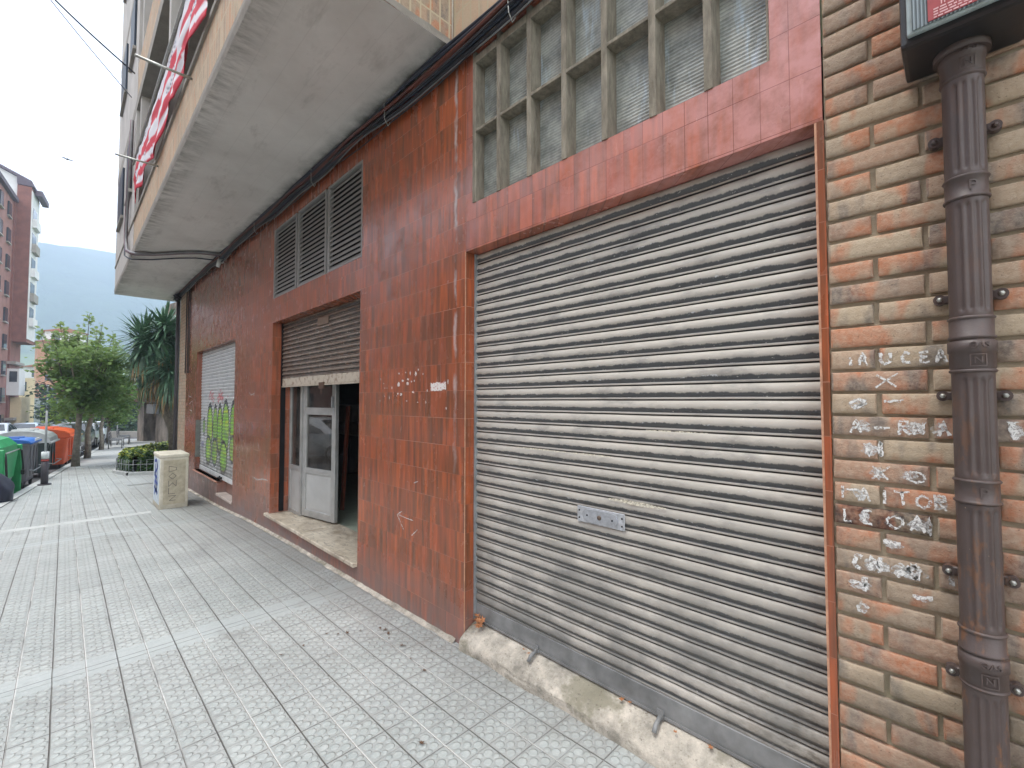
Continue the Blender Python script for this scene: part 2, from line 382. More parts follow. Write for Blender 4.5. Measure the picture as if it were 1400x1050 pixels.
c = k.mix(k.rng(k.noise(k.scale(P, 7, 7, 1.1), 2.3, 4, .6), .58, .68, 0, .75), c, (.42, .52, .58))
c = k.mix(k.ma('MULTIPLY', k.rng(w, .2, .9), .35), c, (.05, .055, .05))
k.bump(k.ma('ADD', w, k.ma('MULTIPLY', k.noise(P, 50, 3), .8)), .3, .0025); M_ribglass = k.set(c, k.rng(k.noise(P, 11, 4), .35, .65, .3, .6), 0, .6)
k = NT('louvre_metal'); P = k.pos()
c = k.mix(k.noise(P, 6, 5, .7), (.20, .195, .185), (.33, .32, .305)); M_louv = k.set(c, .55, .1)
M_alu = simple('dull_aluminium', (.40, .405, .39), .42, .35, .2, 5, .05)
M_alup = simple('aluminium_panel', (.46, .47, .455), .55, .1, .12, 3, .03)
# marble
k = NT('worn_marble'); P = k.pos()
c = k.mix(k.rng(k.noise(P, 4, 6, .7, .6), .35, .62), (.66, .60, .48), (.36, .30, .22)); c = k.mix(k.rng(k.noise(k.scale(P, 2, 7, 2), 4, 5, .7, .8), .54, .66, 0, .8), c, (.17, .15, .13)); M_marble = k.set(c, .45)
# window glass for the door
k = NT('clear_glass'); k.b.inputs['Transmission Weight'].default_value = 0
tr = k.n('ShaderNodeBsdfTransparent'); gl = k.n('ShaderNodeBsdfGlossy'); gl.inputs['Roughness'].default_value = .015; tr.inputs[0].default_value = (.82, .85, .84, 1)
fr = k.n('ShaderNodeFresnel'); fr.inputs['IOR'].default_value = 1.75; mx = k.n('ShaderNodeMixShader'); k.l(fr.outputs[0], mx.inputs[0]); k.l(tr.outputs[0], mx.inputs[1]); k.l(gl.outputs[0], mx.inputs[2])
df = k.n('ShaderNodeBsdfDiffuse'); df.inputs[0].default_value = (.5, .48, .44, 1); m2 = k.n('ShaderNodeMixShader'); k.l(k.rng(k.noise(None, 6, 5, .7), .4, .75, .03, .16), m2.inputs[0]); k.l(mx.outputs[0], m2.inputs[1]); k.l(df.outputs[0], m2.inputs[2])
k.l(m2.outputs[0], k.out.inputs[0]); M_glass = k.m
M_deepglass = simple('deep_set_glass', (.02, .03, .045), .5, 0, .3, .5, 0, .25)
M_dglass = simple('dark_window_glass', (.03, .04, .05), .12, 0, .3, .5, 0, .7)

# pavement: 0.2965 m hydraulic tiles, each of four rosette panels
k = NT('rosette_paving'); P = k.pos(); x, y, z = k.xyz(); T = .2965
def tri(v, off, per): return k.ma('FRACT', k.ma('DIVIDE', k.ma('SUBTRACT', v, off), per))
wob = k.ma('MULTIPLY', k.ma('SUBTRACT', k.noise(P, 3, 2), .5), .006)
xw, yw = k.ma('ADD', x, wob), k.ma('ADD', y, wob)
def dline(v, off, per):          # distance in metres to nearest line
    f = tri(v, off, per); return k.ma('MULTIPLY', k.ma('MINIMUM', f, k.ma('SUBTRACT', 1., f)), per)
djx, djy = dline(xw, -2.961, T), dline(yw, .878, T)       # tile joints
dhx, dhy = dline(xw, -2.961, T/2), dline(yw, .878, T/2)   # panel grooves
# rosette: centre disc + petals on a 1/2-panel lattice
px = k.ma('SUBTRACT', tri(xw, -2.961, T/2), .5); py = k.ma('SUBTRACT', tri(yw, .878, T/2), .5)
ax, ay = k.ma('ABSOLUTE', px), k.ma('ABSOLUTE', py)
def disc(cx, cy, r, w=.035):
    d = k.ma('SQRT', k.ma('ADD', k.ma('POWER', k.ma('SUBTRACT', ax, cx), 2.), k.ma('POWER', k.ma('SUBTRACT', ay, cy), 2.)))
    return k.rng(d, r, r+w, 1, 0)
ros = k.ma('MAXIMUM', disc(0, 0, .115), disc(.25, .25, .125)); ros = k.ma('MAXIMUM', ros, disc(.0, .36, .075)); ros = k.ma('MAXIMUM', ros, disc(.36, .0, .075))
gro = k.ma('MAXIMUM', k.rng(djx, .0010, .0038, .8, 0), k.rng(djy, .0012, .0040, 1, 0))
gr2 = k.ma('MAXIMUM', k.rng(dhx, .0010, .0030, .6, 0), k.rng(dhy, .0012, .0038, 1, 0))
# smooth double strips crossing the footway
def strip(a, b): return k.ma('MULTIPLY', k.ma('GREATER_THAN', x, a), k.ma('LESS_THAN', x, b))
sm = k.ma('MAXIMUM', strip(-4.037, -3.783), strip(-8.29, -8.04))
far = k.rng(x, -9.3, -9.5)
ros = k.ma('MULTIPLY', ros, k.ma('SUBTRACT', 1., sm))
base = k.mix(k.rng(k.noise(P, 1.3, 5, .65), .3, .7), (.29, .325, .315), (.47, .505, .49))
rt = k.white(k.vec(k.ma('FLOOR', k.ma('DIVIDE', k.ma('SUBTRACT', xw, -2.961), T)), k.ma('FLOOR', k.ma('DIVIDE', k.ma('SUBTRACT', yw, .878), T)), 0.))
base = k.mix(k.rng(rt, 0, 1, 0, .55), base, (.34, .36, .355))
base = k.mix(k.rng(k.noise(P, 45, 4, .7), .45, .75, 0, .5), base, (.60, .61, .59))
base = k.mix(k.ma('MULTIPLY', k.ma('SUBTRACT', 1., ros), k.ma('SUBTRACT', .34, k.ma('MULTIPLY', sm, .34))), base, (.25, .25, .24))
base = k.mix(k.ma('MULTIPLY', sm, .45), base, (.39, .43, .43))
# joints: dirt in the tile joints, pale cement rubbed into the middle grooves
yl = dline(yw, .878+T/2, T)
lite = k.ma('MULTIPLY', k.rng(yl, .002, .0055, 1, 0), k.rng(k.noise(P, 2.1, 3), .38, .5))
base = k.mix(k.ma('MULTIPLY', gr2, k.ma('MULTIPLY', k.ma('SUBTRACT', 1., sm), .7)), base, (.26, .255, .24))
base = k.mix(k.ma('MULTIPLY', gro, k.rng(k.noise(P, 1.7, 3), .35, .62, .2, .95)), base, (.11, .105, .095))
base = k.mix(k.ma('MULTIPLY', lite, .8), base, (.74, .75, .72))
# balcony shade painted in along the wall, then near-wall grime and blotches
balc_shade = k.ma('MULTIPLY', k.ma('MULTIPLY', k.rng(k.ma('ADD', y, k.ma('MULTIPLY', k.noise(P, 1.2, 3), .5)), 1.0, 2.0), k.rng(x, -3.2, -5.0)), .5); base = k.mix(balc_shade, base, (.17, .175, .17))
base = k.mix(k.ma('MULTIPLY', k.ma('MULTIPLY', sm, k.rng(k.ma('MINIMUM', k.ma('ABSOLUTE', k.ma('ADD', x, 3.91)), k.ma('ABSOLUTE', k.ma('ADD', x, 8.165))), .002, .006, 1, 0)), .8), base, (.14, .14, .135))
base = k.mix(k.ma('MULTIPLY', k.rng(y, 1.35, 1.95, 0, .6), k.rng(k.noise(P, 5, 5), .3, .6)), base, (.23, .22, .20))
base = k.mix(k.rng(k.noise(P, .75, 4, .6), .56, .7, 0, .5), base, (.25, .255, .25))
base = k.mix(k.rng(k.noise(P, 2.9, 5, .7), .58, .68, 0, .45), base, (.22, .22, .21))
base = k.mix(k.rng(k.noise(P, 33, 3, .6), .74, .77, 0, .6), base, (.10, .085, .07))
h = k.ma('SUBTRACT', k.ma('ADD', ros, k.ma('MULTIPLY', k.noise(P, 70, 4, .7), .35)), k.ma('MULTIPLY', k.ma('MAXIMUM', gro, gr2), 1.3))
h = k.ma('ADD', h, k.ma('MULTIPLY', rt, .5))
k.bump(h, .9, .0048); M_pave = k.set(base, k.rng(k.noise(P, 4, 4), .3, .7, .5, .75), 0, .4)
k = NT('plain_paving'); P = k.pos(); x, y, z = k.xyz()
dx, dy = dline(x, 0., .4), dline(y, 0., .4)
c = k.mix(k.rng(k.noise(P, .8, 5, .6), .3, .7), (.27, .285, .28), (.40, .415, .405)); c = k.mix(k.ma('MAXIMUM', k.rng(dx, .003, .010, .3, 0), k.rng(dy, .003, .010, .3, 0)), c, (.17, .165, .16)); M_pave2 = k.set(c, .8)
k = NT('asphalt'); P = k.pos(); c = k.mix(k.noise(P, 3, 6, .7), (.045, .046, .05), (.085, .086, .09)); k.bump(k.noise(P, 120, 3), .5, .004); M_asph = k.set(c, .85)
M_kerb = simple('kerb_stone', (.42, .44, .43), .85, 0, .2, 4, .1)
k = NT('grassy_land'); P = k.pos(); c = k.mix(k.rng(k.noise(P, .02, 5, .6), .4, .6), (.06, .11, .035), (.14, .19, .06)); M_land = k.set(c, .95)
k = NT('hill_forest'); P = k.pos(); x, y, z = k.xyz()
c = k.mix(k.rng(k.noise(P, .02, 7, .7), .35, .65), (.018, .042, .036), (.042, .078, .052))
c = k.mix(k.ma('MULTIPLY', k.rng(k.noise(P, .006, 4, .55), .47, .52), k.rng(z, 70, 25)), c, (.15, .21, .07)); k.bump(k.noise(P, .03, 6, .7), 1., 12.); M_hill = k.set(c, .95, 0, .1)

M_leaf = NT('plane_leaf'); k = M_leaf; gi = k.n('ShaderNodeObjectInfo'); P = k.obj()
nn = k.noise(P, 1.6, 3, .6); n3 = k.noise(P, 9, 2)
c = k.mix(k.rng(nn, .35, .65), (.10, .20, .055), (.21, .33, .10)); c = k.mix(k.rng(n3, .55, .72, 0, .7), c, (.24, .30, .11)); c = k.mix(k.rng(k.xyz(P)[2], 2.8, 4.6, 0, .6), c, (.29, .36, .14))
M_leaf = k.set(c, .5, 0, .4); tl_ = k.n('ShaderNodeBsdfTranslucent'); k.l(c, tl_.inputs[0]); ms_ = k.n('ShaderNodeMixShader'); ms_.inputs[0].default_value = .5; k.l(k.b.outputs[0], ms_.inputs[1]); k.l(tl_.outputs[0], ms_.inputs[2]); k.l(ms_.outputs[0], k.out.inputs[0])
def leafmat(name, a, b, c3, rough=.5):
    k = NT(name); P = k.obj(); c = k.mix(k.rng(k.noise(P, 2.2, 3, .6), .35, .65), a, b); c = k.mix(k.rng(k.noise(P, 14, 2), .56, .7, 0, .8), c, c3); return k.set(c, rough)
M_hedge = leafmat('laurel_leaf', (.02, .06, .015), (.05, .12, .025), (.10, .20, .03))
M_hedgetop = leafmat('young_laurel_leaf', (.14, .22, .02), (.34, .36, .03), (.42, .40, .04))
M_yucca = leafmat('yucca_blade', (.065, .14, .085), (.12, .24, .14), (.24, .36, .22), .4)
M_yuccad = leafmat('dead_yucca_blade', (.30, .20, .09), (.42, .30, .15), (.20, .12, .06), .8)
M_bark = simple('mottled_bark', (.16, .145, .115), .9, 0, .45, 9, .5)
M_farleaf = leafmat('far_foliage', (.018, .045, .022), (.035, .085, .035), (.06, .12, .05), .8)
# ================================================================== THE CORNER BUILDING
B = thing('apartment_building', (-7., 1.95, -1.8), 'red tiled apartment building with the shuttered shopfronts and a long overhanging balcony', 'building')
ZT = 2.58
def wallsheet(mb, x0, x1, z0, z1, holes, y=D, depth=.12):
    xs = sorted({x0, x1, *[h[0] for h in holes], *[h[1] for h in holes]}); zs = sorted({z0, z1, *[h[2] for h in holes], *[h[3] for h in holes]})
    xs = [v for v in xs if x0 <= v <= x1]; zs = [v for v in zs if z0 <= v <= z1]
    for a, b in zip(xs, xs[1:]):
        for c, d in zip(zs, zs[1:]):
            mx, mz = (a+b)/2, (c+d)/2
            if any(h[0] < mx < h[1] and h[2] < mz < h[3] for h in holes): continue
            mb.quad((a, y, c), (b, y, c), (b, y, d), (a, y, d))
    for h in holes:
        a, b, c, d = h[:4]; dp = h[4] if len(h) > 4 else depth; sk = h[5] if len(h) > 5 else ''
        if 'l' not in sk: mb.quad((a, y, c), (a, y, d), (a, y+dp, d), (a, y+dp, c))
        if 'r' not in sk: mb.quad((b, y, d), (b, y, c), (b, y+dp, c), (b, y+dp, d))
        mb.quad((a, y, d), (b, y, d), (b, y+dp, d), (a, y+dp, d))
        mb.quad((a, y, c), (a, y+dp, c), (b, y+dp, c), (b, y, c))
G1 = (-2.406, -.357, -2.4, 1.03, .12)          # garage
DR = (-6.49, -3.976, -1.545, 1.03, .28)        # shop door
S3 = (-11.35, -9.36, -1.45, 1.0, .14, 'r'); S3b = (-9.36, -8.35, -1.655, 1.0, .14, 'l')
LV = (-6.50, -3.95, 1.352, 2.29, .05)          # louvres
WN = (-2.33, -.50, 1.349, 2.40, .15)           # window grid
mb = MB()
wallsheet(mb, -12.5, -2.406, -2.5, ZT-.002, [DR, S3, S3b, LV])
mb.quad((-9.36, D, -1.655), (-9.36, D, -1.45), (-9.36, D+.14, -1.45), (-9.36, D+.14, -1.655)); mb.quad((-9.36, D+.135, -1.655), (-8.35, D+.135, -1.655), (-8.35, D+.135, -1.44), (-9.36, D+.135, -1.44))
# step cut under the far shutter
mb.build('tiled_wall', M_tile, B)
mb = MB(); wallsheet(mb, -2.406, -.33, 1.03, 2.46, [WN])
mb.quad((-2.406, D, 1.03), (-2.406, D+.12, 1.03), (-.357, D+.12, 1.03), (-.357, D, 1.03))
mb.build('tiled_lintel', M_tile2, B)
mb = MB(); mb.quad((-2.406, D, -2.4), (-2.406, D, 1.03), (-2.406, D+.12, 1.03), (-2.406, D+.12, -2.4)); mb.build('tiled_reveal', M_tile, B)
M_trim = simple('bare_terracotta_edge', (.50, .27, .17), .7, 0, .3, 30)
mb = MB(); mb.box((-2.4085, D-.003, -1.66), (-2.4035, D+.002, 1.03)); mb.build('tile_edge', M_trim, B)
mb = MB(); mb.box((-.349, D-.004, -2.0), (-.327, D+.12, 1.028)); mb.build('tiled_jamb', M_tile, B)
mb = MB(); mb.box((-.357, D-.002, -2.0), (-.3495, D+.12, 1.028)); mb.build('jamb_edge', M_trim, B)
# brick wall, real bricks in a mortar bed
rb = random.Random(3); mb = MB()
x_end = 1.6
for r in range(-26, 32):
    zb = .109+.0773*r; z_t = zb+.0635
    x = -.322 - (.0 if r % 2 == 0 else 0); first = True
    while x < x_end:
        w = .1235 if (first and r % 2 == 0) else .2505
        first = False
        j = lambda s: rb.uniform(-s, s)
        fy = D-.0035-rb.uniform(0, .004)
        nx = max(4, int(w/.03)+2); nz = 5
        s0, s1, t0, t1 = j(.003), j(.003), j(.002), j(.002)
        xa, xb = x+s0*.6, x+w+s1*.6
        def P(i, k_):
            bx_ = .0032/(xb-xa); bz_ = .0032/.0635
            u = 0 if i == 0 else (1 if i == nx else bx_+(1-2*bx_)*(i-1)/(nx-2)); v = 0 if k_ == 0 else (1 if k_ == nz else bz_+(1-2*bz_)*(k_-1)/(nz-2))
            px = xa+(xb-xa)*u; pz = zb+t0+(z_t+t1-zb-t0)*v
            ed = 0.003 if (i in (0, nx) or k_ in (0, nz)) else 0
            if ed and i in (0, nx) and k_ in (0, nz): ed = .005
            return (px+j(.0006)+(.002 if ed > .004 and i == 0 else 0), fy+ed+j(.0007), pz+j(.0008))
        V = [[mb.bm.verts.new(P(i, k_)) for k_ in range(nz+1)] for i in range(nx+1)]
        for i in range(nx):
            for k_ in range(nz):
                f = mb.bm.faces.new((V[i][k_], V[i+1][k_], V[i+1][k_+1], V[i][k_+1])); f.smooth = (0 < i < nx-1 and 0 < k_ < nz-1)
        loop = [V[i][0] for i in range(nx+1)]+[V[nx][k_] for k_ in range(1, nz+1)]+[V[i][nz] for i in range(nx-1, -1, -1)]+[V[0][k_] for k_ in range(nz-1, 0, -1)]
        back = [mb.bm.verts.new((v.co.x, D+.02, v.co.z)) for v in loop]
        for a in range(len(loop)):
            b_ = (a+1) % len(loop); mb.bm.faces.new((loop[a], back[a], back[b_], loop[b_]))
        x += w+.0135
bw = mb.build('brick_wall', M_brick, B)
mb = MB(); mb.grid(90, 130, lambda u, v: (-.327+1.93*u, D+.0085+.0030*mnoise.noise(Vector((u*60, v*140, 0))), -2.0+4.6*v), smooth=True)
mo = mb.build('mortar', M_mortar, bw)
# chalk and paint lettering on the bricks (strokes in x,z)
k = NT('white_chalk_paint'); k.set((.72, .72, .70), .85)
tr = k.n('ShaderNodeBsdfTransparent'); mx = k.n('ShaderNodeMixShader'); k.l(k.rng(k.noise(None, 130, 4, .75), .40, .52), mx.inputs[0]); k.l(tr.outputs[0], mx.inputs[1]); k.l(k.b.outputs[0], mx.inputs[2]); k.l(mx.outputs[0], k.out.inputs[0]); M_chalk = k.m
k = NT('rubbed_white_smear'); k.set((.66, .67, .66), .85)
tr = k.n('ShaderNodeBsdfTransparent'); mx = k.n('ShaderNodeMixShader'); k.l(k.rng(k.noise(None, 75, 6, .8), .42, .58, 0, .85), mx.inputs[0]); k.l(tr.outputs[0], mx.inputs[1]); k.l(k.b.outputs[0], mx.inputs[2]); k.l(mx.outputs[0], k.out.inputs[0]); M_smear = k.m
k = NT('black_brick_paint'); k.set((.03, .03, .035), .6)
tr = k.n('ShaderNodeBsdfTransparent'); mx = k.n('ShaderNodeMixShader'); k.l(k.rng(k.noise(None, 70, 4, .75), .40, .55), mx.inputs[0]); k.l(tr.outputs[0], mx.inputs[1]); k.l(k.b.outputs[0], mx.inputs[2]); k.l(mx.outputs[0], k.out.inputs[0]); M_blackp = k.m
GL = {'L': [[(0,1),(0,0),(.7,0)]], 'A': [[(0,0),(.35,1),(.75,0)],[(.15,.4),(.6,.4)]], 'U': [[(0,1),(.08,.2),(.4,0),(.7,.25),(.75,1)]], 'C': [[(.75,.85),(.3,1),(0,.5),(.25,0),(.7,.1)]],
      'R': [[(0,0),(0,1),(.55,.95),(.6,.6),(0,.5)],[(.2,.5),(.7,0)]], 'X': [[(0,0),(.9,1)],[(.05,.95),(.85,.05)]], 'H': [[(0,0),(0,1)],[(.7,0),(.7,1)],[(0,.5),(.7,.5)]],
      '7': [[(0,.6),(.5,.95),(.9,.8),(.4,.1)],[(.1,.35),(.8,.5)]], '-': [[(0,.5),(.9,.55)]], 'O': [[(.4,1),(.05,.75),(0,.3),(.4,0),(.8,.25),(.8,.75),(.4,1)]],
      'I': [[(.1,0),(.1,1)]], 'T': [[(0,.95),(.9,1)],[(.45,1),(.5,0)]], 'N': [[(0,0),(.05,.9),(.6,.1),(.65,1)]], 'V': [[(0,1),(.4,0),(.6,1)]], 'l': [[(.3,0),(.15,.5),(.3,1),(.45,.5),(.3,0)]], 'E': [[(.7,1),(0,.95),(.05,.5),(.5,.5)],[(.05,.5),(0,0),(.7,.05)]]}
rg = random.Random(5)
def ribbon(mb, pts, w, y, mi=0):
    "flat brush stroke on the wall plane"
    fine = []
    for (a, b) in zip(pts, pts[1:]):
        for t in range(5): fine.append((a[0]+(b[0]-a[0])*t/5, a[1]+(b[1]-a[1])*t/5))
    fine.append(pts[-1]); L = []
    for i, p in enumerate(fine):
        q0, q1 = fine[max(0, i-1)], fine[min(len(fine)-1, i+1)]; dx, dz = q1[0]-q0[0], q1[1]-q0[1]; n = math.hypot(dx, dz) or 1
        ww = w*rg.uniform(.55, 1.25)/2; jx, jz = rg.uniform(-.2, .2)*w, rg.uniform(-.2, .2)*w
        L.append(((p[0]-dz/n*ww+jx, y, p[1]+dx/n*ww+jz), (p[0]+dz/n*ww+jx, y, p[1]-dx/n*ww+jz)))
    for (a, b), (c, d) in zip(L, L[1:]): mb.quad(a, c, d, b, mi=mi)
YG = D-.0085
def word(mb, row, items, w=.009):
    zb = .109+.0773*row+.010
    for ch, xx, ww, hh in items:
        for st in GL[ch]:
            ribbon(mb, [(xx+px*ww, zb+pz*hh) for px, pz in st], w, YG)
mb = MB(); word(mb, 0, [('I',-.268,.02,.03),('A',-.243,.03,.042),('U',-.185,.035,.038),('C',-.13,.028,.036),('E',-.085,.03,.036),('A',-.048,.03,.042)]); mb.build('chalk_lettering', M_chalk, bw)
mb = MB(); word(mb, -1, [('X',-.20,.065,.045)], .006); mb.build('chalk_lettering', M_chalk, bw)
mb = MB(); word(mb, -2, [('7',-.27,.045,.040),('-',-.18,.055,.06)], .010); mb.build('chalk_lettering', M_chalk, bw)
mb = MB(); word(mb, -3, [('A',-.27,.04,.044),('-',-.205,.045,.036),('R',-.14,.035,.044),('N',-.105,.035,.04),('A',-.048,.032,.046)], .009); mb.build('chalk_lettering', M_chalk, bw)
mb = MB(); word(mb, -4, [('V',-.232,.03,.04),('l',-.20,.03,.048)], .009); mb.build('chalk_lettering', M_chalk, bw)
mb = MB(); word(mb, -5, [('X',-.215,.05,.045),('O',-.125,.05,.036)], .007); mb.build('chalk_lettering', M_chalk, bw)
mb = MB(); word(mb, -6, [('I',-.30,.02,.045),('-',-.30,.05,.06),('A',-.25,.035,.045),('I',-.185,.02,.045),('T',-.16,.045,.045),('O',-.105,.04,.04),('R',-.06,.035,.045)], .008); mb.build('chalk_lettering', M_chalk, bw)
mb = MB(); word(mb, -7, [('L',-.295,.03,.04),('E',-.24,.03,.045),('O',-.18,.05,.04),('A',-.12,.045,.05)], .008); mb.build('chalk_lettering', M_chalk, bw)
mb = MB(); word(mb, -8, [('-',-.19,.05,.055)], .016); mb.build('chalk_lettering', M_chalk, bw)
mb = MB(); word(mb, -9, [('C',-.27,.03,.045),('N',-.225,.04,.05),('X',-.16,.06,.045),('O',-.13,.03,.045)], .014); mb.build('chalk_lettering', M_chalk, bw)
mb = MB(); word(mb, -10, [('-',-.28,.05,.05),('I',-.245,.02,.05),('-',-.12,.05,.05)], .014); mb.build('chalk_lettering', M_chalk, bw)
mb = MB(); word(mb, -3, [('I',.108,.02,.05)], .022); mb.build('chalk_lettering', M_chalk, bw)

mb = MB()
def blob(cx, row, rx, rz=.022, oz=.031):
    cz = .109+.0773*row+oz; n = 18
    poly = [(cx+rx*math.cos(2*PI*i/n)*rg.uniform(.6, 1.15), cz+rz*math.sin(2*PI*i/n)*rg.uniform(.6, 1.15)) for i in range(n)]
    c_ = mb.bm.verts.new((cx, YG+.0003, cz)); vs_ = [mb.bm.verts.new((a, YG+.0003, b)) for a, b in poly]
    for i in range(n): mb.bm.faces.new((c_, vs_[i], vs_[(i+1) % n]))
for a in ((-.245,-2,.028),(-.235,-3,.022),(-.11,-3,.03),(-.05,-3,.018),(-.215,-4,.03),(-.20,-5,.02),(-.12,-5,.022),(-.25,-6,.02),(-.05,-6,.02),(-.10,-7,.03),(-.24,-7,.018),(-.165,-8,.028,.014),(-.225,-9,.02),(-.20,-9,.03),(-.13,-9,.05,.024),(-.255,-10,.035,.016),(-.10,-10,.022,.010),(-.25,-11,.018),(-.03,-9,.008),(-.077,-7,.008,.03),(.115,-3,.018)):
    mb = MB(); blob(*a); mb.build('chalk_smear', M_smear, bw)

mb = MB()
mb.grid(260, 3, lambda u, v: (-12.4+9.9*u, D-.034*(1-v)-.018*(1-v)*mnoise.noise(Vector((u*70, 0, 0))), gz(-12.4+9.9*u, D)+.001+.020*v*v+.010*v*mnoise.noise(Vector((u*110, v, 2)))), smooth=False)
mb.build('mortar_fillet', M_conc, B)
# ---- garage shutter (part) -------------------------------------------------
def curtain(mb, x0, x1, ztop, zbot, y, pitch, z0, nx=60, amp=1., colour=None):
    prof = [(0.0, .0), (.035, .0075), (.10, .0115), (.22, .0150), (.36, .0165), (.46, .0155), (.56, .0118), (.66, .0062), (.745, .0015), (.775, .0015), (.79, .0062), (.86, .0078), (.93, .0066), (.955, .0015), (.985, -.001)]
    rows = []
    n0 = math.floor((z0-ztop)/pitch)-1
    i = n0
    while True:
        zt = z0-i*pitch
        if zt < zbot: break
        for t, o in prof:
            zz = zt-t*pitch
            if zbot <= zz <= ztop: rows.append((zz, o*amp*pitch/.074, i))
        i += 1
    V = []
    for zz, o, i in rows:
        V.append([mb.bm.verts.new((x0+(x1-x0)*a/nx, y-o+.0012*mnoise.noise(Vector((a*.35, i*.7, 1.)))+.006*mnoise.noise(Vector((a*.06, zz*1.1, 2.)))+.002*mnoise.noise(Vector((a*.25, zz*5, 6.))), zz+.0035*mnoise.noise(Vector((a*.05, zz*1.3, 11.)))+.0011*mnoise.noise(Vector((a*.21, i*.9, 4.))))) for a in range(nx+1)])
    for r0, r1 in zip(V, V[1:]):
        for a in range(nx):
            f = mb.bm.faces.new((r1[a], r1[a+1], r0[a+1], r0[a])); f.smooth = True
    return V
mb = MB(); YC = 2.058
curtain(mb, -2.410, -.345, 1.06, -1.405, YC, PITCH, SZ0)
S1 = mb.build('roller_shutter', M_sh1, B, None); tag(S1, 'grimy pale grey garage shutter, fully closed')
mb = MB(); mb.box((-2.404, YC-.014, -1.495), (-.352, YC+.004, -1.402), bev=.002)
mb.box((-2.404, YC-.020, -1.509), (-.352, YC+.010, -1.4955)); mb.build('bottom_rail', M_rail, S1)
for xx in (-1.83, -1.04):
    mb = MB(); mb.tube([(xx, YC-.01, -1.500), (xx+.004, YC-.075, -1.512), (xx+.006, YC-.10, -1.535)], .011, 8); mb.box((xx-.016, YC-.026, -1.512), (xx+.016, YC-.021, -1.47)); mb.build('bolt', M_rail, S1)
# lock plate
mb = MB(); mb.box((-1.52, YC-.024, -.672), (-1.222, YC-.019, -.586), bev=.002); lp = mb.build('lock_plate', M_zinc, S1)
mb = MB(); poly = []
for i in range(24):
    a = 2*PI*i/24; poly.append((-1.371+(.075 if math.cos(a) > 0 else -.075)+.034*math.cos(a), -.629+.034*math.sin(a)))
mb.prism(poly, lambda a, b: (a, YC-.0243, b), lambda a, b: (a, YC-.030, b)); mb.build('oval_cover', simple('cover_zinc', (.42, .44, .47), .4, .5, .2, 50), lp, fix=True)
mb = MB(); mb.lathe([(.0, 0), (.012, 0), (.013, .003), (.008, .006), (0.001, .006)], (-1.371, YC-.030, -.629), 14, Matrix.Rotation(R(90), 4, 'X')); mb.build('keyhole', simple('rusty_lock', (.12, .09, .07), .6, .3), lp)
for xx, zz in ((-1.505, -.61), (-1.505, -.65), (-1.237, -.61), (-1.237, -.65), (-1.45, -.628), (-1.292, -.63)):
    mb = MB(); mb.lathe([(.0, 0), (.005, 0), (.004, .003), (0.0005, .004)], (xx, YC-(.024 if abs(xx+1.371) > .11 else .030), zz), 8, Matrix.Rotation(R(90), 4, 'X')); mb.build('rivet', M_dark, lp)
# smear of cream paint along one slat and a few scuffed dabs
k = NT('cream_paint_smear'); k.set((.60, .56, .45), .8); tr = k.n('ShaderNodeBsdfTransparent'); mx = k.n('ShaderNodeMixShader'); k.l(k.rng(k.noise(None, 60, 5, .8), .38, .55), mx.inputs[0]); k.l(tr.outputs[0], mx.inputs[1]); k.l(k.b.outputs[0], mx.inputs[2]); k.l(mx.outputs[0], k.out.inputs[0]); M_csm = k.m
for xa, xb, zc, w_ in ((-1.32, -1.0, -.520, .020), (-1.245, -1.16, -.515, .012), (-2.0, -1.6, -.300, .008), (-1.56, -1.30, -.300, .009), (-1.1, -.8, -.150, .006), (-1.75, -1.66, -.815, .007), (-1.37, -1.26, -.89, .008)):
    n_ = 14; mb = MB()
    for q in range(n_):
        a, b = xa+(xb-xa)*q/n_, xa+(xb-xa)*(q+1)/n_; h0, h1 = w_*(.35+.65*math.sin(PI*(q+.3)/n_)), w_*(.35+.65*math.sin(PI*min(n_, q+1.3)/n_))
        mb.quad((a, YC-.0215, zc-h0/2), (b, YC-.0215, zc-h1/2), (b, YC-.0205, zc+h1/2), (a, YC-.0205, zc+h0/2))
    mb.build('paint_smear', M_csm, S1)
# guides
mb = MB(); mb.box((-2.4055, YC-.03, -1.51), (-2.397, YC+.03, 1.03)); mb.build('guide_rail', M_steel, S1); mb = MB(); mb.box((-.3565, YC-.03, -1.51), (-.350, YC+.03, 1.03)); mb.build('guide_rail', M_steel, S1)
# threshold of crumbling concrete
mb = MB()
def thr(u, v):
    x = -2.40+2.07*u
    nz_ = mnoise.noise(Vector((x*4, v*3, 0)))*.5+mnoise.noise(Vector((x*11, v*6, 3)))*.3+mnoise.noise(Vector((x*30, v*12, 3)))*.14
    prof = [(-.052, -1.76), (-.050, -1.635), (-.043, -1.597), (-.005, -1.570), (.07, -1.532), (.155, -1.513)]
    t = v*5; i = min(4, int(t)); f = t-i
    y = prof[i][0]*(1-f)+prof[i+1][0]*f; z = prof[i][1]*(1-f)+prof[i+1][1]*f
    k_ = math.sin(v*PI)
    br = max(0, mnoise.noise(Vector((x*2.3+4, 0, 7))))
    bulge = .02*mnoise.noise(Vector((x*3, 0, 9)))-.05*max(0, u-.45)
    return (x, D+y+bulge*(1-v)+nz_*.022*k_, z+.012*u+nz_*.012*k_-.035*br*(1 if .3 < v < .62 else .0))
mb.grid(150, 26, thr, smooth=True); mb.build('concrete_threshold', M_conc, B)

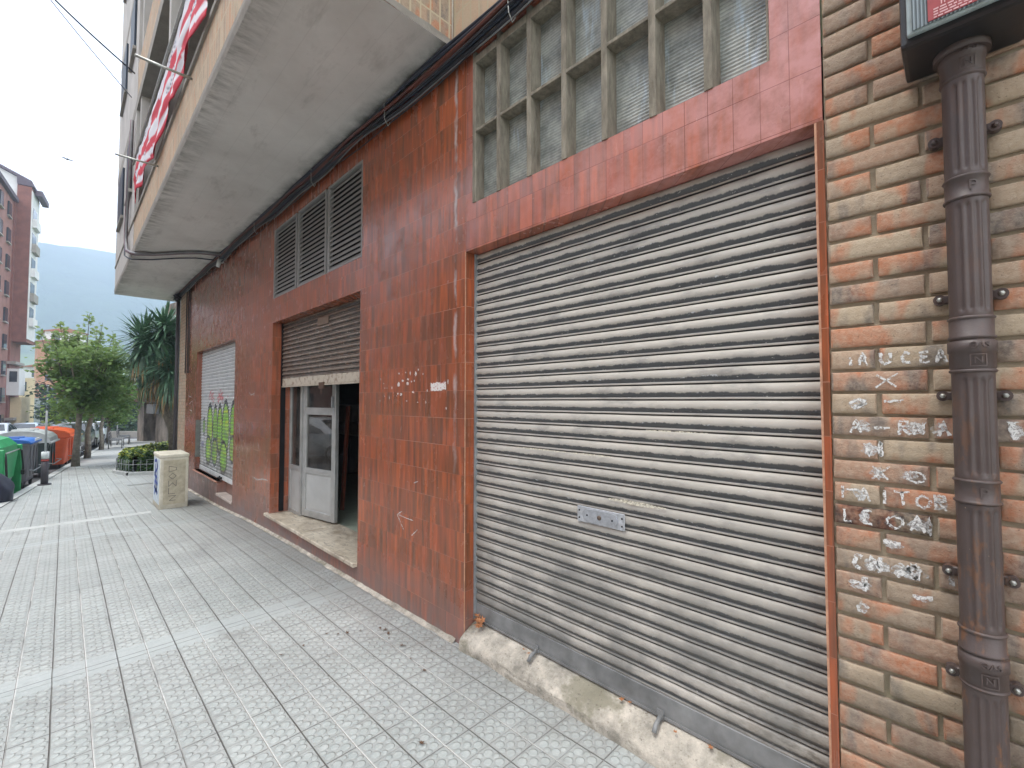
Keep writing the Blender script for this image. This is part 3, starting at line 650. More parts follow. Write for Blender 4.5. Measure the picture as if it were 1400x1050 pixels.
# ---- shop door with half raised shutter ------------------------------------
YD = 2.09
mb = MB(); curtain(mb, -6.49, -3.976, 1.06, .285, YD, .056, .30, 40, 1.15); S2 = mb.build('roller_shutter', M_sh2, B); tag(S2, 'rusty brown shop shutter, half raised')
mb = MB(); mb.box((-6.485, YD-.012, .185), (-3.98, YD+.01, .285), bev=.003); mb.box((-6.485, YD-.02, .168), (-3.98, YD+.01, .183)); r2 = mb.build('bottom_rail', M_rustrail, S2)
mb = MB(); mb.box((-5.21, YD-.03, .13), (-5.08, YD-.014, .20)); mb.box((-5.16, YD-.026, .07), (-5.14, YD-.02, .13)); mb.build('latch', simple('rusty_latch', (.10, .055, .035), .8), S2)
mb = MB(); mb.box((-5.28, YD-.024, .86), (-4.98, YD-.018, .95)); mb.build('lock_plate', simple('rusted_plate', (.20, .14, .10), .75), S2)
mb = MB(); mb.box((-6.489, YD-.03, -1.49), (-6.475, YD+.03, 1.03)); mb.build('guide_rail', M_dark, S2); mb = MB(); mb.box((-3.99, YD-.03, -1.49), (-3.977, YD+.03, 1.03)); mb.build('guide_rail', M_dark, S2)
# lining behind the shutter box + marble sill
mb = MB()
def sill(u, v):
    x = -6.60+2.62*u; return (x, D-.045+.44*v, -1.507)
mb.box((-6.60, D-.04, -1.545), (-5.32, 2.40, -1.505), bev=.006); mb.box((-5.318, D-.043, -1.547), (-3.977, 2.40, -1.507), bev=.006); mb.build('marble_sill', M_marble, B)
YF = 2.20
# glazed aluminium screen: fixed side light and a leaf
def pane(par, x0, x1, z0, z1, y, name='glass'):
    mb = MB(); mb.box((x0, y-.003, z0), (x1, y+.003, z1)); return mb.build(name, M_glass, par)
dr = MB(); f = .05
def fr_box(mb, x0, x1, z0, z1, y0, y1): mb.box((x0, y0, z0), (x1, y1, z1), bev=.003)
for (xa, xb, t) in ((-6.488, -6.44, 0), ):
    fr_box(dr, xa, xb, -1.50, .9, YF-.02, YF+.03)
fr_box(dr, -6.44, -6.10, -1.50, -1.46, YF-.02, YF+.03); fr_box(dr, -6.44, -6.10, -.93, -.87, YF-.02, YF+.03); fr_box(dr, -6.10, -6.045, -1.50, .9, YF-.02, YF+.03); fr_box(dr, -6.44, -6.10, .84, .9, YF-.02, YF+.03)
fr_box(dr, -6.045, -3.976, .84, .92, YF-.02, YF+.03)
SL = dr.build('door_frame', M_alu, B)
mb = MB(); mb.box((-6.44, YF-.008, -1.46), (-6.10, YF+.006, -.93)); mb.build('kick_panel', M_alup, SL)
pane(SL, -6.44, -6.10, -.87, .84, YF)
# leaf, slightly ajar towards the street
LM = Matrix.Translation((-6.04, YF+.02, 0)) @ Matrix.Rotation(R(10.5), 4, 'Z')
lf = MB(); W_ = .70
for a, b, c, d in ((0, .075, -1.485, .84), (W_-.075, W_, -1.485, .84), (.075, W_-.075, -1.485, -1.40), (.075, W_-.075, -.94, -.87), (.075, W_-.075, -.19, -.10), (.075, W_-.075, .77, .84)):
    lf.obox(LM, (a, -.025, c), (b, .025, d), 0, .004)
LF = lf.build('door_leaf', M_alu, B)
mb = MB(); mb.obox(LM, (.075, -.012, -1.40), (W_-.075, .008, -.94)); mb.obox(LM, (.10, -.016, -1.375), (W_-.10, -.011, -.965), 0, .003); mb.build('kick_panel', M_alup, LF)
for z0, z1 in ((-.87, -.19), (-.10, .77)):
    mb = MB(); mb.obox(LM, (.075, -.003, z0), (W_-.075, .003, z1)); mb.build('glass', M_glass, LF)
mb = MB(); mb.obox(LM, (W_-.05, -.055, -.10), (W_-.03, -.025, .04), 0, .004); mb.obox(LM, (W_-.048, -.03, -.16), (W_-.03, -.025, .02)); mb.build('door_handle', M_steel, LF)
# interior room
mb = MB(); X0, X1, Y0, Y1, Z0, Z1 = -12.2, -2.55, 2.62, 7.5, -1.535, 1.55
mb.quad((X0, Y0-.44, Z0), (X1, Y0-.44, Z0), (X1, Y1, Z0), (X0, Y1, Z0)); mb.build('shop_floor', simple('pale_green_terrazzo', (.36, .42, .33), .45, 0, .15, 9), B)
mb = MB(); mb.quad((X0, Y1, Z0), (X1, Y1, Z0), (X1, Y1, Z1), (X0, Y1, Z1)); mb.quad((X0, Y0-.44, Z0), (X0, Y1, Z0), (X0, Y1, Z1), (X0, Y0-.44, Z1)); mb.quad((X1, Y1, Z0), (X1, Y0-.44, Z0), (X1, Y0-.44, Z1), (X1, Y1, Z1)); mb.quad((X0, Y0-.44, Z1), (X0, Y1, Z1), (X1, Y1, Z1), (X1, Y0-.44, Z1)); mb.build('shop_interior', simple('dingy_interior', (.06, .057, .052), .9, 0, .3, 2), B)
# shutter box lid so that no light leaks behind the curtains
mb = MB(); mb.box((-2.56, YC+.03, -1.6), (-.20, YC+.05, 1.4)); mb.build('backing', M_dark, B); mb = MB(); mb.box((-11.6, 2.13, -1.5), (-8.1, 2.15, 1.3)); mb.build('backing', M_dark, B)

# ---- far shutter with graffiti ---------------------------------------------
mb = MB(); Y3 = 2.055; V = curtain(mb, -11.35, -8.35, 1.02, -1.36, Y3, .062, .30, 220)
bm = mb.bm; lay = bm.loops.layers.float_color.new('paint')
def ell(x, z, cx, cz, rx, rz): return math.hypot((x-cx)/rx, (z-cz)/rz)
# bubble letters, first letter on the left (-x)
BL = [(-10.60, -1.0, .27, .30), (-10.52, -.55, .25, .50), (-10.08, -1.0, .24, .28), (-10.08, -.55, .19, .48), (-9.72, -.55, .19, .50), (-9.42, -1.05, .28, .32), (-9.30, -.52, .26, .55), (-8.80, -.85, .22, .25), (-8.74, -.48, .28, .50), (-8.52, -1.1, .2, .35)]
def paint(x, z):
    jit = .02*mnoise.noise(Vector((x*9, z*9, 0)))
    dmin = min(ell(x, z, *e) for e in BL)+jit
    if dmin < 1:
        fe = next(q for q in (ell(x, z, *e)+jit for e in BL) if q < 1)
        n = mnoise.noise(Vector((x*3, z*4, 5)))
        c = (.26, .56, .05) if n < .1 else ((.52, .66, .04) if n < .3 else (.34, .62, .08))
        if fe > .80: c = (.012, .02, .025)
        return (*c, 1)
    if dmin < 1.10: return (.70, .72, .72, 1)
    e = ell(x, z, -11.02, -.55, .10, .20)
    if e < 1: return (*((.02, .03, .03) if e > .7 else (.25, .5, .08)), 1)
    if ell(x, z, -11.13, -.92, .12, .06) < 1 and jit > -.01: return (.22, .22, .40, .8)
    for cx, w_ in ((-10.42, .22), (-9.72, .22)):
        e = ell(x, z, cx, .02, w_, .17)
        s_ = mnoise.noise(Vector((x*13+cx, z*16, 2)))
        if e < 1.05 and abs(s_) < .13+.1*(e < .6): return (.62, .06, .08, .85)
    if ell(x, z, -9.25, .0, .15, .08) < 1 and abs(mnoise.noise(Vector((x*16, z*16, 8)))) < .12: return (.6, .08, .1, .7)
    if -9.9 < x < -8.6 and z > -.2: pass
    return (0, 0, 0, 0)
cache = {}
for fc in bm.faces:
    for lp_ in fc.loops:
        v = lp_.vert
        if v.index not in cache or v.index < 0:
            c = paint(v.co.x, v.co.z)
        lp_[lay] = c
S3o = mb.build('roller_shutter', M_sh3, B); tag(S3o, 'white shutter sprayed with green bubble letters')
M_whrail = simple('white_rail', (.62, .64, .64), .5, 0, .15, 5)
mb = MB(); mb.box((-11.345, Y3-.018, -1.445), (-8.355, Y3+.004, -1.362), bev=.003); mb.build('bottom_rail', M_whrail, S3o)
mb = MB(); mb.tube([(-9.55, Y3-.02, -1.40), (-9.5, Y3-.07, -1.415), (-9.42, Y3-.02, -1.41)], .02, 6); mb.build('padlock', M_dark, S3o)
# grey paint patch on its left reveal, tiled sill step
mb = MB(); mb.box((-11.349, D+.004, -1.20), (-11.346, D+.10, -.42)); mb.build('grey_paint_patch', simple('grey_patch', (.16, .17, .15), .8), B)
mb = MB(); mb.box((-9.35, D-.022, -1.69), (-8.352, D+.13, -1.648), bev=.004); mb.build('stone_step', simple('stone_ledge', (.42, .36, .32), .8, 0, .2, 8), B)
mb = MB(); mb.box((-11.38, D-.03, -1.475), (-9.36, Y3-.02, -1.45), bev=.006); mb.build('shutter_sill', simple('terracotta_sill', (.40, .20, .14), .55, 0, .2, 6), B)

# ---- louvred vents ----------------------------------------------------------
for a, b in ((-6.495, -5.68), (-5.62, -4.80), (-4.745, -3.955)):
    mb = MB(); mb.box((a, D+.0, 1.355), (a+.028, D+.045, 2.287)); mb.box((b-.028, D, 1.355), (b, D+.045, 2.287)); mb.box((a+.028, D, 1.355), (b-.028, D+.045, 1.375)); mb.box((a+.028, D, 2.265), (b-.028, D+.045, 2.287))
    lv = mb.build('louvre_vent', M_louv, B)
    mb = MB(); n = 17
    for i in range(n):
        z = 1.392+i*.052; dd = rb.uniform(-.002, .002)
        mb.bm.faces.ensure_lookup_table()
        p = [(D+.006, z-.022), (D+.030, z+.024), (D+.034, z+.022), (D+.010, z-.024)]
        mb.prism(p, lambda y, z_, a=a: (a+.028, y, z_+dd), lambda y, z_, b=b: (b-.028, y, z_))
    mb.build('slat', M_louv, lv, fix=True)
mb = MB(); mb.box((-6.5, D+.046, 1.352), (-3.95, D+.05, 2.29)); mb.build('vent_backing', M_dark, B)
# ---- ribbed glass window grid ----------------------------------------------
edges = [-2.33, -2.068, -1.80, -1.532, -1.266, -.998, -.738, -.50]
wd = MB(); Yg = D+.075
for i, e in enumerate(edges):
    if i == 0: wd.box((e, D-.008, 1.349), (e+.035, Yg+.02, 2.40), bev=.004)
    elif i == len(edges)-1: wd.box((e-.012, D+.004, 1.349), (e, Yg+.02, 2.40), bev=.003)
    else:
        wd.prism([(e-.018, D-.006), (e+.018, D-.006), (e+.026, Yg+.02), (e-.026, Yg+.02)], lambda x, y: (x, y, 1.3495), lambda x, y: (x, y, 2.40))
wg = wd.build('window_grid', M_mull, B, fix=True)
for zz, t in ((1.842, .02), (2.34, .05)):
    mb = MB()
    for i in range(7):
        xa = edges[i]+(.036 if i == 0 else .0185); xb = edges[i+1]-(.0125 if i == 6 else .0185)
        mb.box((xa, D-.010, zz-t/2), (xb, Yg+.015, zz+t/2), bev=.002)
        mb.box((xa, D+.03, zz+t/2), (xb, Yg+.015, zz+t/2+.018))
    mb.build('window_rail', M_mull, wg)
for i in range(7):
    for z0, z1 in ((1.349, 1.832), (1.87, 2.315)):
        mb = MB(); xa, xb = edges[i]+.012, edges[i+1]-.012
        o = rb.uniform(-.004, .004); t = rb.uniform(-.004, .004)
        mb.quad((xa, Yg+o, z0), (xb, Yg+o+t, z0), (xb, Yg+o+t, z1), (xa, Yg+o, z1))
        mb.quad((xa, Yg+o+.01, z1), (xb, Yg+o+t+.01, z1), (xb, Yg+o+t+.01, z0), (xa, Yg+o+.01, z0)); mb.build('pane', M_ribglass, wg)
mb = MB(); mb.box((-2.5, D+.16, 1.3), (-.4, D+.17, 2.5)); mb.build('window_backing', M_dark, B)

# ---- brick end strip and end wall ------------------------------------------
mb = MB(); mb.quad((-13.40, D, -2.8), (-12.5, D, -2.8), (-12.5, D, ZT), (-13.40, D, ZT)); mb.quad((-13.40, 9, -2.8), (-13.40, D, -2.8), (-13.40, D, ZT), (-13.40, 9, ZT)); mb.build('end_pier', M_brick_flat, B)
# ---- balcony floor slab, upper walls ----------------------------------------
XE, XN, YB = -14.55, -2.565, .79
M_up = simple('pale_upper_render', (.42, .43, .42), .85, 0, .15, 2, .1)
mb = MB()
def sl(u, v): return (XE+(XN-XE)*u, YB+(D+.3-YB)*v, ZT+.008*mnoise.noise(Vector((u*9, v*2, 0))))
V = mb.grid(60, 8, lambda u, v: sl(u, 1-v), smooth=True)
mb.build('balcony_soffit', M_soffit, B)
mb = MB()
def edge(u, v):
    x = XE+(XN-XE)*u; return (x, YB+(.012 if v < .5 else 0)+.012*mnoise.noise(Vector((x*3, v*2, 0)))*(1-v), ZT+.001+.13*v)
mb.grid(150, 4, edge, smooth=True); mb.grid(16, 4, lambda u, v: (XN-.010*mnoise.noise(Vector((u*8, v, 3))), YB+(D-YB)*u, ZT+.001+.055*v), smooth=True)
mb.grid(16, 4, lambda u, v: (XE, D-(D-YB)*u, ZT+.001+.13*v)); mb.build('slab_edge', M_slabedge, B)
# parapet of upright bricks
mb = MB(); hp = .62
mb.box((XN-.12, YB+.131, ZT+.056), (XN-.004, D-.001, 6.0)); mb.build('balcony_parapet', M_brick_sold, B)
mb = MB(); mb.box((XE+.01, YB+.012, ZT+.131), (XN-.122, YB+.13, ZT+hp)); mb.build('balcony_parapet', M_brick_pale2, B)
mb = MB(); mb.box((XE+.02, YB-.01, ZT+hp), (XN-.001, YB+.15, ZT+hp+.05)); mb.build('parapet_coping', M_slabedge, B)
# white drip line at the side wall's corner
mb = MB(); mb.tube([(XN+.003, D-.006, ZT-.02), (XN+.003, D-.006, 4.2)], .006, 6); mb.build('corner_bead', simple('white_bead', (.7, .66, .58), .7), B)
# upper wall over the window, flush brick
mb = MB(); mb.quad((XN+.001, D+.004, 2.461), (2.2, D+.004, 2.461), (2.2, D+.004, 9), (XN+.001, D+.004, 9)); mb.build('upper_brick_wall', M_brick_pale, B)
# storeys above the balcony
for s_ in range(3):
    zb = ZT+hp+.05+2.62*s_ if s_ else ZT+hp+.05
    zf = 5.25+2.75*s_
    if s_ < 3:
        mb = MB(); mb.box((XE, YB, zf), (XN, D+.2, zf+.2)); mb.build('balcony_slab', M_slabedge, B)
        mb = MB(); mb.box((XE+.01, YB+.01, zf+.201), (XN-.01, YB+.12, zf+.85)); mb.build('balcony_parapet', M_brick_pale2, B)
M_pierw = simple('pale_blue_grey_render', (.44, .42, .39), .85, 0, .15, 2, .1)
mb = MB(); mb.box((XE+.005, YB+.004, ZT+.131+.0), (-10.4, D+.2, 13.5)); mb.build('end_bay', M_pierw, B)
for zf in (3.95, 6.7, 9.45):
    for xa, xb in ((-13.7, -12.6), (-11.7, -10.9)):
        mb = MB(); mb.box((xa, YB-.03, zf), (xb, YB+.003, zf+1.05)); w_ = mb.build('window', M_deepglass, B)
        mb = MB(); mb.box((xa-.05, YB-.05, zf-.06), (xb+.05, YB+.003, zf-.001)); mb.build('sill', M_slabedge, w_)
mb = MB(); mb.quad((-10.4, D, ZT), (XN, D, ZT), (XN, D, 13.5), (-10.4, D, 13.5)); mb.build('upper_wall', M_brick_flat, B)
for xa in (-9.6, -7.2, -4.8):
    for zf in (2.9, 5.6, 8.3):
        mb = MB(); mb.box((xa, D-.03, zf), (xa+1.4, D-.002, zf+2.0)); mb.build('balcony_door', M_dglass, B)
for xx in (-10.0, -6.9, -3.9):
    mb = MB(); mb.box((xx, YB+.02, ZT+hp+.051), (xx+.14, YB+.16, 13.5)); mb.build('balcony_post', M_pierw, B)
# washing rods
for xx, zz in ((-7.45, 3.10), (-5.2, 3.12)):
    mb = MB(); mb.tube([(xx, YB+.01, zz), (xx, YB-.42, zz+.0)], .012, 6); mb.build('drying_rod', M_bolt, B)
mb = MB(); mb.box((-14.5, 2.2, ZT+.3), (2.2, 9, 13.4)); mb.build('building_core', M_up, B)
# ================================================================== DRAINPIPE, BOX, CABLES
PX, PY, PR = .030, 1.868, .0455
Dp = thing('drainpipe', (PX, PY, -1.62), 'brown fluted cast iron drainpipe on the brick wall right of the garage shutter', 'drainpipe')
flutes = [R(-24), R(0), R(24), R(48)]
def pipe_seg(z0, z1, fl):
    mb = MB(); n = 96; rows = []
    nz = max(2, int((z1-z0)/.006)) if fl else 2
    for j in range(nz+1):
        z = z0+(z1-z0)*j/nz; ring = []
        for i in range(n):
            a = 2*PI*i/n; r = PR
            if fl:
                for f in flutes:
                    d = (a-f+PI) % (2*PI)-PI; s = d*PR; hw = .0062
                    e = min(z-(z0+.022), (z1-.022)-z)
                    dist = abs(s) if e > 0 else math.hypot(s, e)
                    if dist < hw: r -= .0045*math.sqrt(max(0, 1-(dist/hw)**2))
            ring.append(mb.bm.verts.new((PX+r*math.sin(a), PY-r*math.cos(a), z)))
        rows.append(ring)
    for a, b in zip(rows, rows[1:]):
        for i in range(n):
            f = mb.bm.faces.new((a[i], a[(i+1) % n], b[(i+1) % n], b[i])); f.smooth = True
    return mb
# collars: (centre of single 'P' band, half height) and joints
P_b = [.618, -.262, -1.15]; J_b = [1.04, .175, -.716, -1.60]
marks = []
zs = []
for p in P_b: zs.append((p-.034, p+.034, 'P'))
for j in J_b: zs.append((j-.098, j+.066, 'J'))
zs.sort()
prev = -1.75
for z0, z1, t in zs:
    if z0 > prev: pipe_seg(prev, z0, True).build('pipe_length', M_iron, Dp)
    mb = MB()
    ring = lambda z, r=.0045, h=.0055: [(PR+.001, z-h), (PR+r, z-h*.5), (PR+r+.001, z), (PR+r, z+h*.5), (PR+.001, z+h)]
    if t == 'P': prof = [(PR, z0)]+ring(z0+.004)+ring(z1-.004)+[(PR, z1)]
    else:
        zj = z0+.098
        prof = [(PR, z0)]+ring(z0+.006)+[(PR+.0035, z0+.014), (PR+.0035, zj-.040)]+[(PR+.0065, zj-.038), (PR+.0065, zj-.006), (PR+.0005, zj-.004), (PR+.0005, zj)]+[(PR+.005, zj+.001), (PR+.0055, zj+.008), (PR+.002, zj+.011)]+[(PR+.002, z1-.012)]+ring(z1-.005)+[(PR, z1)]
    mb.lathe(prof, (PX, PY, 0), 64); cl = mb.build('collar', M_iron, Dp)
    # raised letters wrap round the front-right of the pipe
    def wrap(body, size, zc, a0, rr):
        me = text_bm(body, size, .0028); m2 = MB(); m2.bm.from_mesh(me)
        for v in m2.bm.verts:
            a = a0+v.co.x/rr; r = rr+v.co.z
            v.co = Vector((PX+r*math.sin(a), PY-r*math.cos(a), zc+v.co.y))
        return m2
    if t == 'P': wrap('P', .040, (z0+z1)/2-.002, R(16), PR+.001).build('raised_letter', M_iron, cl)
    else:
        wrap('GAS', .024, z0+.078, R(16), PR+.0068).build('raised_letter', M_iron, cl)
        m2 = wrap('N', .026, z0+.036, R(14), PR+.0038)
        for (xa, xb, ya, yb) in ((-.018,.018,.015,.018),(-.018,.018,-.018,-.015),(-.018,-.015,-.015,.015),(.015,.018,-.015,.015)):
            for k_ in range(6):
                p = []
                for uu, vv in ((0,0),(1,0),(1,1),(0,1)):
                    x_ = xa+(xb-xa)*(k_+uu)/6; a = R(14)+x_/(PR+.004); r = PR+.0052; p.append((PX+r*math.sin(a), PY-r*math.cos(a), z0+.036+ya+(yb-ya)*vv))
                m2.quad(*p)
        m2.build('raised_letter', M_iron, cl)
    prev = z1
for zz in (.81, .31, .012, -.52, -.82):
    for sgn in (-1, 1):
        mb = MB(); xe = PX+sgn*(PR+.020)
        poly = []
        for i in range(16):
            a = 2*PI*i/16; poly.append((xe+.015*math.cos(a), zz+.016*math.sin(a)))
        mb.prism(poly, lambda a, b: (a, D-.030, b), lambda a, b: (a, D-.004, b))
        mb.box((min(xe, PX+sgn*PR*.6), D-.028, zz-.013), (max(xe, PX+sgn*PR*.6), D-.006, zz+.013), bev=.003)
        e_ = mb.build('bracket', M_iron, Dp, fix=True)
        mb = MB(); mb.lathe([(.0, 0), (.0075, 0), (.0075, .006), (.004, .009), (.0005, .0095)], (xe, D-.030, zz), 6, Matrix.Rotation(R(90), 4, 'X')); mb.build('bolt', M_bolt if zz < .5 else M_iron, e_)

BX = thing('alarm_box', (.03, 1.85, 1.05), 'black wall box with a ribbed grey lens and red lettered label above the drainpipe', 'alarm box')
M_blk = simple('black_plastic', (.018, .019, .021), .35, 0, .3, 20, .05)
mb = MB(); mb.box((-.098, 1.735, 1.040), (.162, D-.006, 1.55), bev=.012, seg=2); mb.build('housing', M_blk, BX)
M_lens = NT('ribbed_grey_lens'); k = M_lens; x, y, z = k.xyz()
w = k.ma('SINE', k.ma('MULTIPLY', x, 2*PI/.0085)); c = k.mix(k.rng(w, -1, 1), (.10, .125, .135), (.30, .36, .38)); k.bump(w, .7, .003); M_lens = k.set(c, .3)
mb = MB(); mb.box((-.082, 1.716, 1.062), (.148, 1.7345, 1.53), bev=.006, seg=2); mb.build('frame', simple('grey_gasket', (.30, .36, .36), .4, 0, .25, 20), BX)
mb = MB(); mb.box((-.070, 1.711, 1.070), (.136, 1.7155, 1.52)); ln = mb.build('lens', M_lens, BX)
mb = MB(); mb.box((-.036, 1.7085, 1.074), (.110, 1.7105, 1.155)); lb = mb.build('red_label', simple('faded_red_label', (.30, .045, .05), .5, 0, .2, 25), ln)
mb = MB(); add_text(mb, 'INCS', .026, Matrix.Translation((.018, 1.708, 1.117)) @ WALLM, extrude=.0004)
for i, l in enumerate((1., .86, .93, .6)):
    zz = 1.102-i*.0078
    x_ = -.024; e = -.024+.125*l
    while x_ < e:
        wdt = rb.uniform(.006, .017); mb.box((x_, 1.7078, zz-.0019), (min(e, x_+wdt), 1.7084, zz+.0019)); x_ += wdt+.003
mb.build('label_print', simple('label_print_pink', (.62, .38, .38), .6), ln)
mb = MB(); mb.tube([(.150, 1.80, 1.10), (.172, 1.80, 1.10), (.19, 1.80, 1.12)], .011, 8); mb.build('latch', simple('grey_green_latch', (.25, .30, .28), .5), BX)
mb = MB(); mb.tube([(PX, PY, 1.02), (PX, PY, 1.054)], .062, 24); mb.build('gland', M_iron, BX)

CB = thing('cable_bundle', (-6, 1.88, 2.45), 'sagging black and brown cables clipped along the wall under the balcony', 'cable bundle')
M_cab = [simple('black_cable', (.018, .020, .026), .5), simple('brown_cable', (.10, .028, .018), .5), simple('blue_black_cable', (.022, .028, .045), .5), simple('grey_cable', (.16, .16, .16), .5)]
rc = random.Random(11)
def bz(x):  # mean height of the bundle
    return 2.46 if x > -2.5 else (2.46+.10*min(1, (-2.5-x)/8))
specs = [(.050,.0,.022,0),(.020,-.015,.026,0),(-.012,-.02,.020,1),(-.030,-.022,.015,2),(-.055,-.015,.012,0),(.005,-.045,.015,1),(.034,-.042,.013,2),(-.075,-.012,.006,3),(-.040,-.045,.010,0),(-.095,-.010,.005,0),(.068,-.030,.014,2)]
for i, (dz, dy, r, m) in enumerate(specs):
    pts = []; ph = rc.uniform(0, 6); x = -13.7
    while x < 1.8:
        sag = .014*math.sin(x*1.9+ph)+.010*math.sin(x*4.3+ph*2)
        pts.append((x, D-.035+dy+.008*math.sin(x*3+ph), bz(x)+dz+sag*(1.6 if dz < -.05 else .6))); x += .16
    mb = MB(); mb.tube(pts, r, 7); mb.build('cable', M_cab[m], CB)
for x in (-9.2, -7.1, -5.0, -3.4, -1.9, -1.0):
    mb = MB(); mb.tube([(x, D-.004, bz(x)+.09), (x, D-.09, bz(x)+.05), (x+.01, D-.09, bz(x)-.09), (x+.01, D-.055, bz(x)-.135), (x+.03, D-.05, bz(x)-.11)], .004, 5); mb.build('cable_clip', M_bolt, CB)
# junction tangle at the far end
mb = MB()
for i in range(9):
    a = rc.uniform(-.12, .12); mb.tube([(-13.2+rc.uniform(-.3, .3), D-.04-rc.random()*.1, 2.40+rc.uniform(0, .15)) for _ in range(5)], .015, 5)
mb.build('cable_tangle', M_cab[0], CB)
for (xx, w) in ((-12.55, .012), (-12.3, .01), (-12.15, .008)):
    mb = MB(); mb.tube([(xx, D-.012, 2.5), (xx+.01, D-.012, 1.4), (xx, D-.012, .6+xx*.0)], w, 5); mb.build('drop_cable', M_cab[0], CB)
mb = MB(); mb.tube([(-13.46, D-.04, 2.5), (-13.47, D-.04, -1.98)], .04, 8); mb.build('corner_conduit', simple('dark_conduit', (.05, .045, .05), .6), CB)
# cables over the soffit to the balcony front
CS = thing('soffit_cable', (-9.2, 1.4, 2.55), 'dark cables crossing the underside of the balcony and climbing its front', 'cable')
for off, r, m in ((0, .020, 0), (.035, .014, 3), (-.42, .008, 2)):
    mb = MB(); mb.tube([(-9.1+off, 1.9, 2.545), (-9.25+off, 1.6, 2.552), (-9.5+off, 1.35, 2.548), (-9.9+off, 1.05, 2.545), (-10.1+off, .80, 2.54), (-10.3+off, .755, 2.60), (-10.9+off, .745, 2.78), (-11.2+off*.5, .745, 3.1), (-11.1+off*.5, .745, 3.6), (-10.8+off*.5, .745, 4.2), (-10.55+off*.5, .745, 5.1)], r*1.5, 7); mb.build('cable', M_cab[m] if m else simple('mauve_conduit', (.14, .085, .10), .6), CS)
sn = thing('wall_sensor', (-9.25, 1.86, 2.42), 'small white sensor on the wall beneath the cable junction', 'sensor')
mb = MB(); mb.tube([(-9.25, 1.88, 2.45), (-9.25, 1.86, 2.36)], [.035, .03], 12); mb.box((-9.29, 1.86, 2.44), (-9.21, D-.002, 2.50), bev=.005); mb.build('sensor_body', simple('white_plastic', (.62, .64, .62), .5), sn)

# overhead wires and bird
ow = thing('overhead_wire', (-10, .7, 5.7), 'pair of overhead wires running from the facade across the white sky', 'wire')
def raydir(px, py):
    y, p = R(45), R(2.02); f = Vector((-math.sin(y)*math.cos(p), math.cos(y)*math.cos(p), math.sin(p))); rt = Vector((math.cos(y), math.sin(y), 0)); up = rt.cross(f)
    return rt*((px-700)/611)+up*((525-py)/611)+f
e0 = Vector((-10.4, .75, 5.9))
for q in ((84, 0), (76, 0)):
    d = raydir(*q); e1 = d*(7.5/ d.length*1.6); dirv = (e1-e0); e2 = e0+dirv*2.2
    mb = MB(); mb.tube([e0+(e2-e0)*t/12-Vector((0, 0, .10*math.sin(PI*t/12))) for t in range(13)], .014 if q[0] == 84 else .008, 5); mb.build('wire', M_cab[2], ow); e0 = e0+Vector((-.5, 0, -.2))
bd = raydir(92, 218)*24; br_ = thing('bird', tuple(bd), 'tiny dark bird flying in the white sky', 'bird')
mb = MB(); mb.tube([bd+Vector((-.10, -.03, 0)), bd+Vector((-.04, -.01, .0)), bd+Vector((.04, .01, .01)), bd+Vector((.10, .03, .02)), bd+Vector((.13, .04, .015))], [.006, .03, .035, .02, .004], 8); mb.build('body', M_dark, br_)
for s in (-1, 1):
    mb = MB(); n_ = Vector((-.3, 1, 0)).normalized()*s
    w0 = bd+n_*.02; mb.prism([(0, -.05), (0, .05), (.12, .06), (.26, -.02), (.13, -.04)], lambda a, b: w0+n_*a+Vector((b, b*.3, .35*a-.9*a*a)), lambda a, b: w0+n_*a+Vector((b, b*.3, .35*a-.9*a*a+.006)), 0); mb.build('wing', M_dark, br_, fix=True)

# ================================================================== BANNER on the balcony
FB = thing('striped_banner', (-6.5, .70, 3.6), 'crumpled red and white striped banner with dark scrawl hung on the balcony front', 'banner')
k = NT('striped_cloth'); a = k.n('ShaderNodeAttribute', attribute_name='paint'); k.set(a.outputs['Color'], .8); M_cloth = k.m
mb = MB(); lay = None; nu, nv = 140, 26
def cl(u, v):
    x = -9.9+5.5*u; zt = 4.12-.12*u-.05*math.sin(u*PI); zb = 3.34-.12*u+.05*math.sin(u*9)+.04*math.sin(u*23)
    z = zt+(zb-zt)*v; y = .772-.018*v*(1+math.sin(u*31+v*5))-.030*abs(mnoise.noise(Vector((u*14, v*3.5, 0))))
    return (x+.03*math.sin(v*7+u*20), y, z)
V = mb.grid(nu, nv, cl, smooth=True); lay = mb.bm.loops.layers.float_color.new('paint')
mb.bm.verts.index_update(); ids = {}
for i in range(nu+1):
    for j in range(nv+1): ids[V[i][j]] = (i/nu, j/nv)
for f in mb.bm.faces:
    for lp_ in f.loops:
        u, v = ids[lp_.vert]; vv = v+.02*math.sin(u*17)+.06*mnoise.noise(Vector((u*7, v*2, 4)))
        white = vv < .20 or .40 < vv < .60 or .78 < vv < .90
        c = (.70, .70, .74) if white else (.55, .025, .05)
        if white and vv < .6 and (.02 < u < .12 or .22 < u < .34 or .62 < u < .72 or .86 < u < .97) and abs(math.sin(u*150+vv*25)) < .22: c = (.05, .05, .12)
        if u < .03: c = (.58, .04, .06)
        lp_[lay] = (*c, 1)
fb = mb.build('cloth', M_cloth, FB)
md = fb.modifiers.new('thick', 'SOLIDIFY'); md.thickness = .004
mb = MB(); mb.tube([(-10.2, .75, 4.15), (-4.2, .75, 3.99)], .018, 7); mb.build('rail', M_bolt, FB)

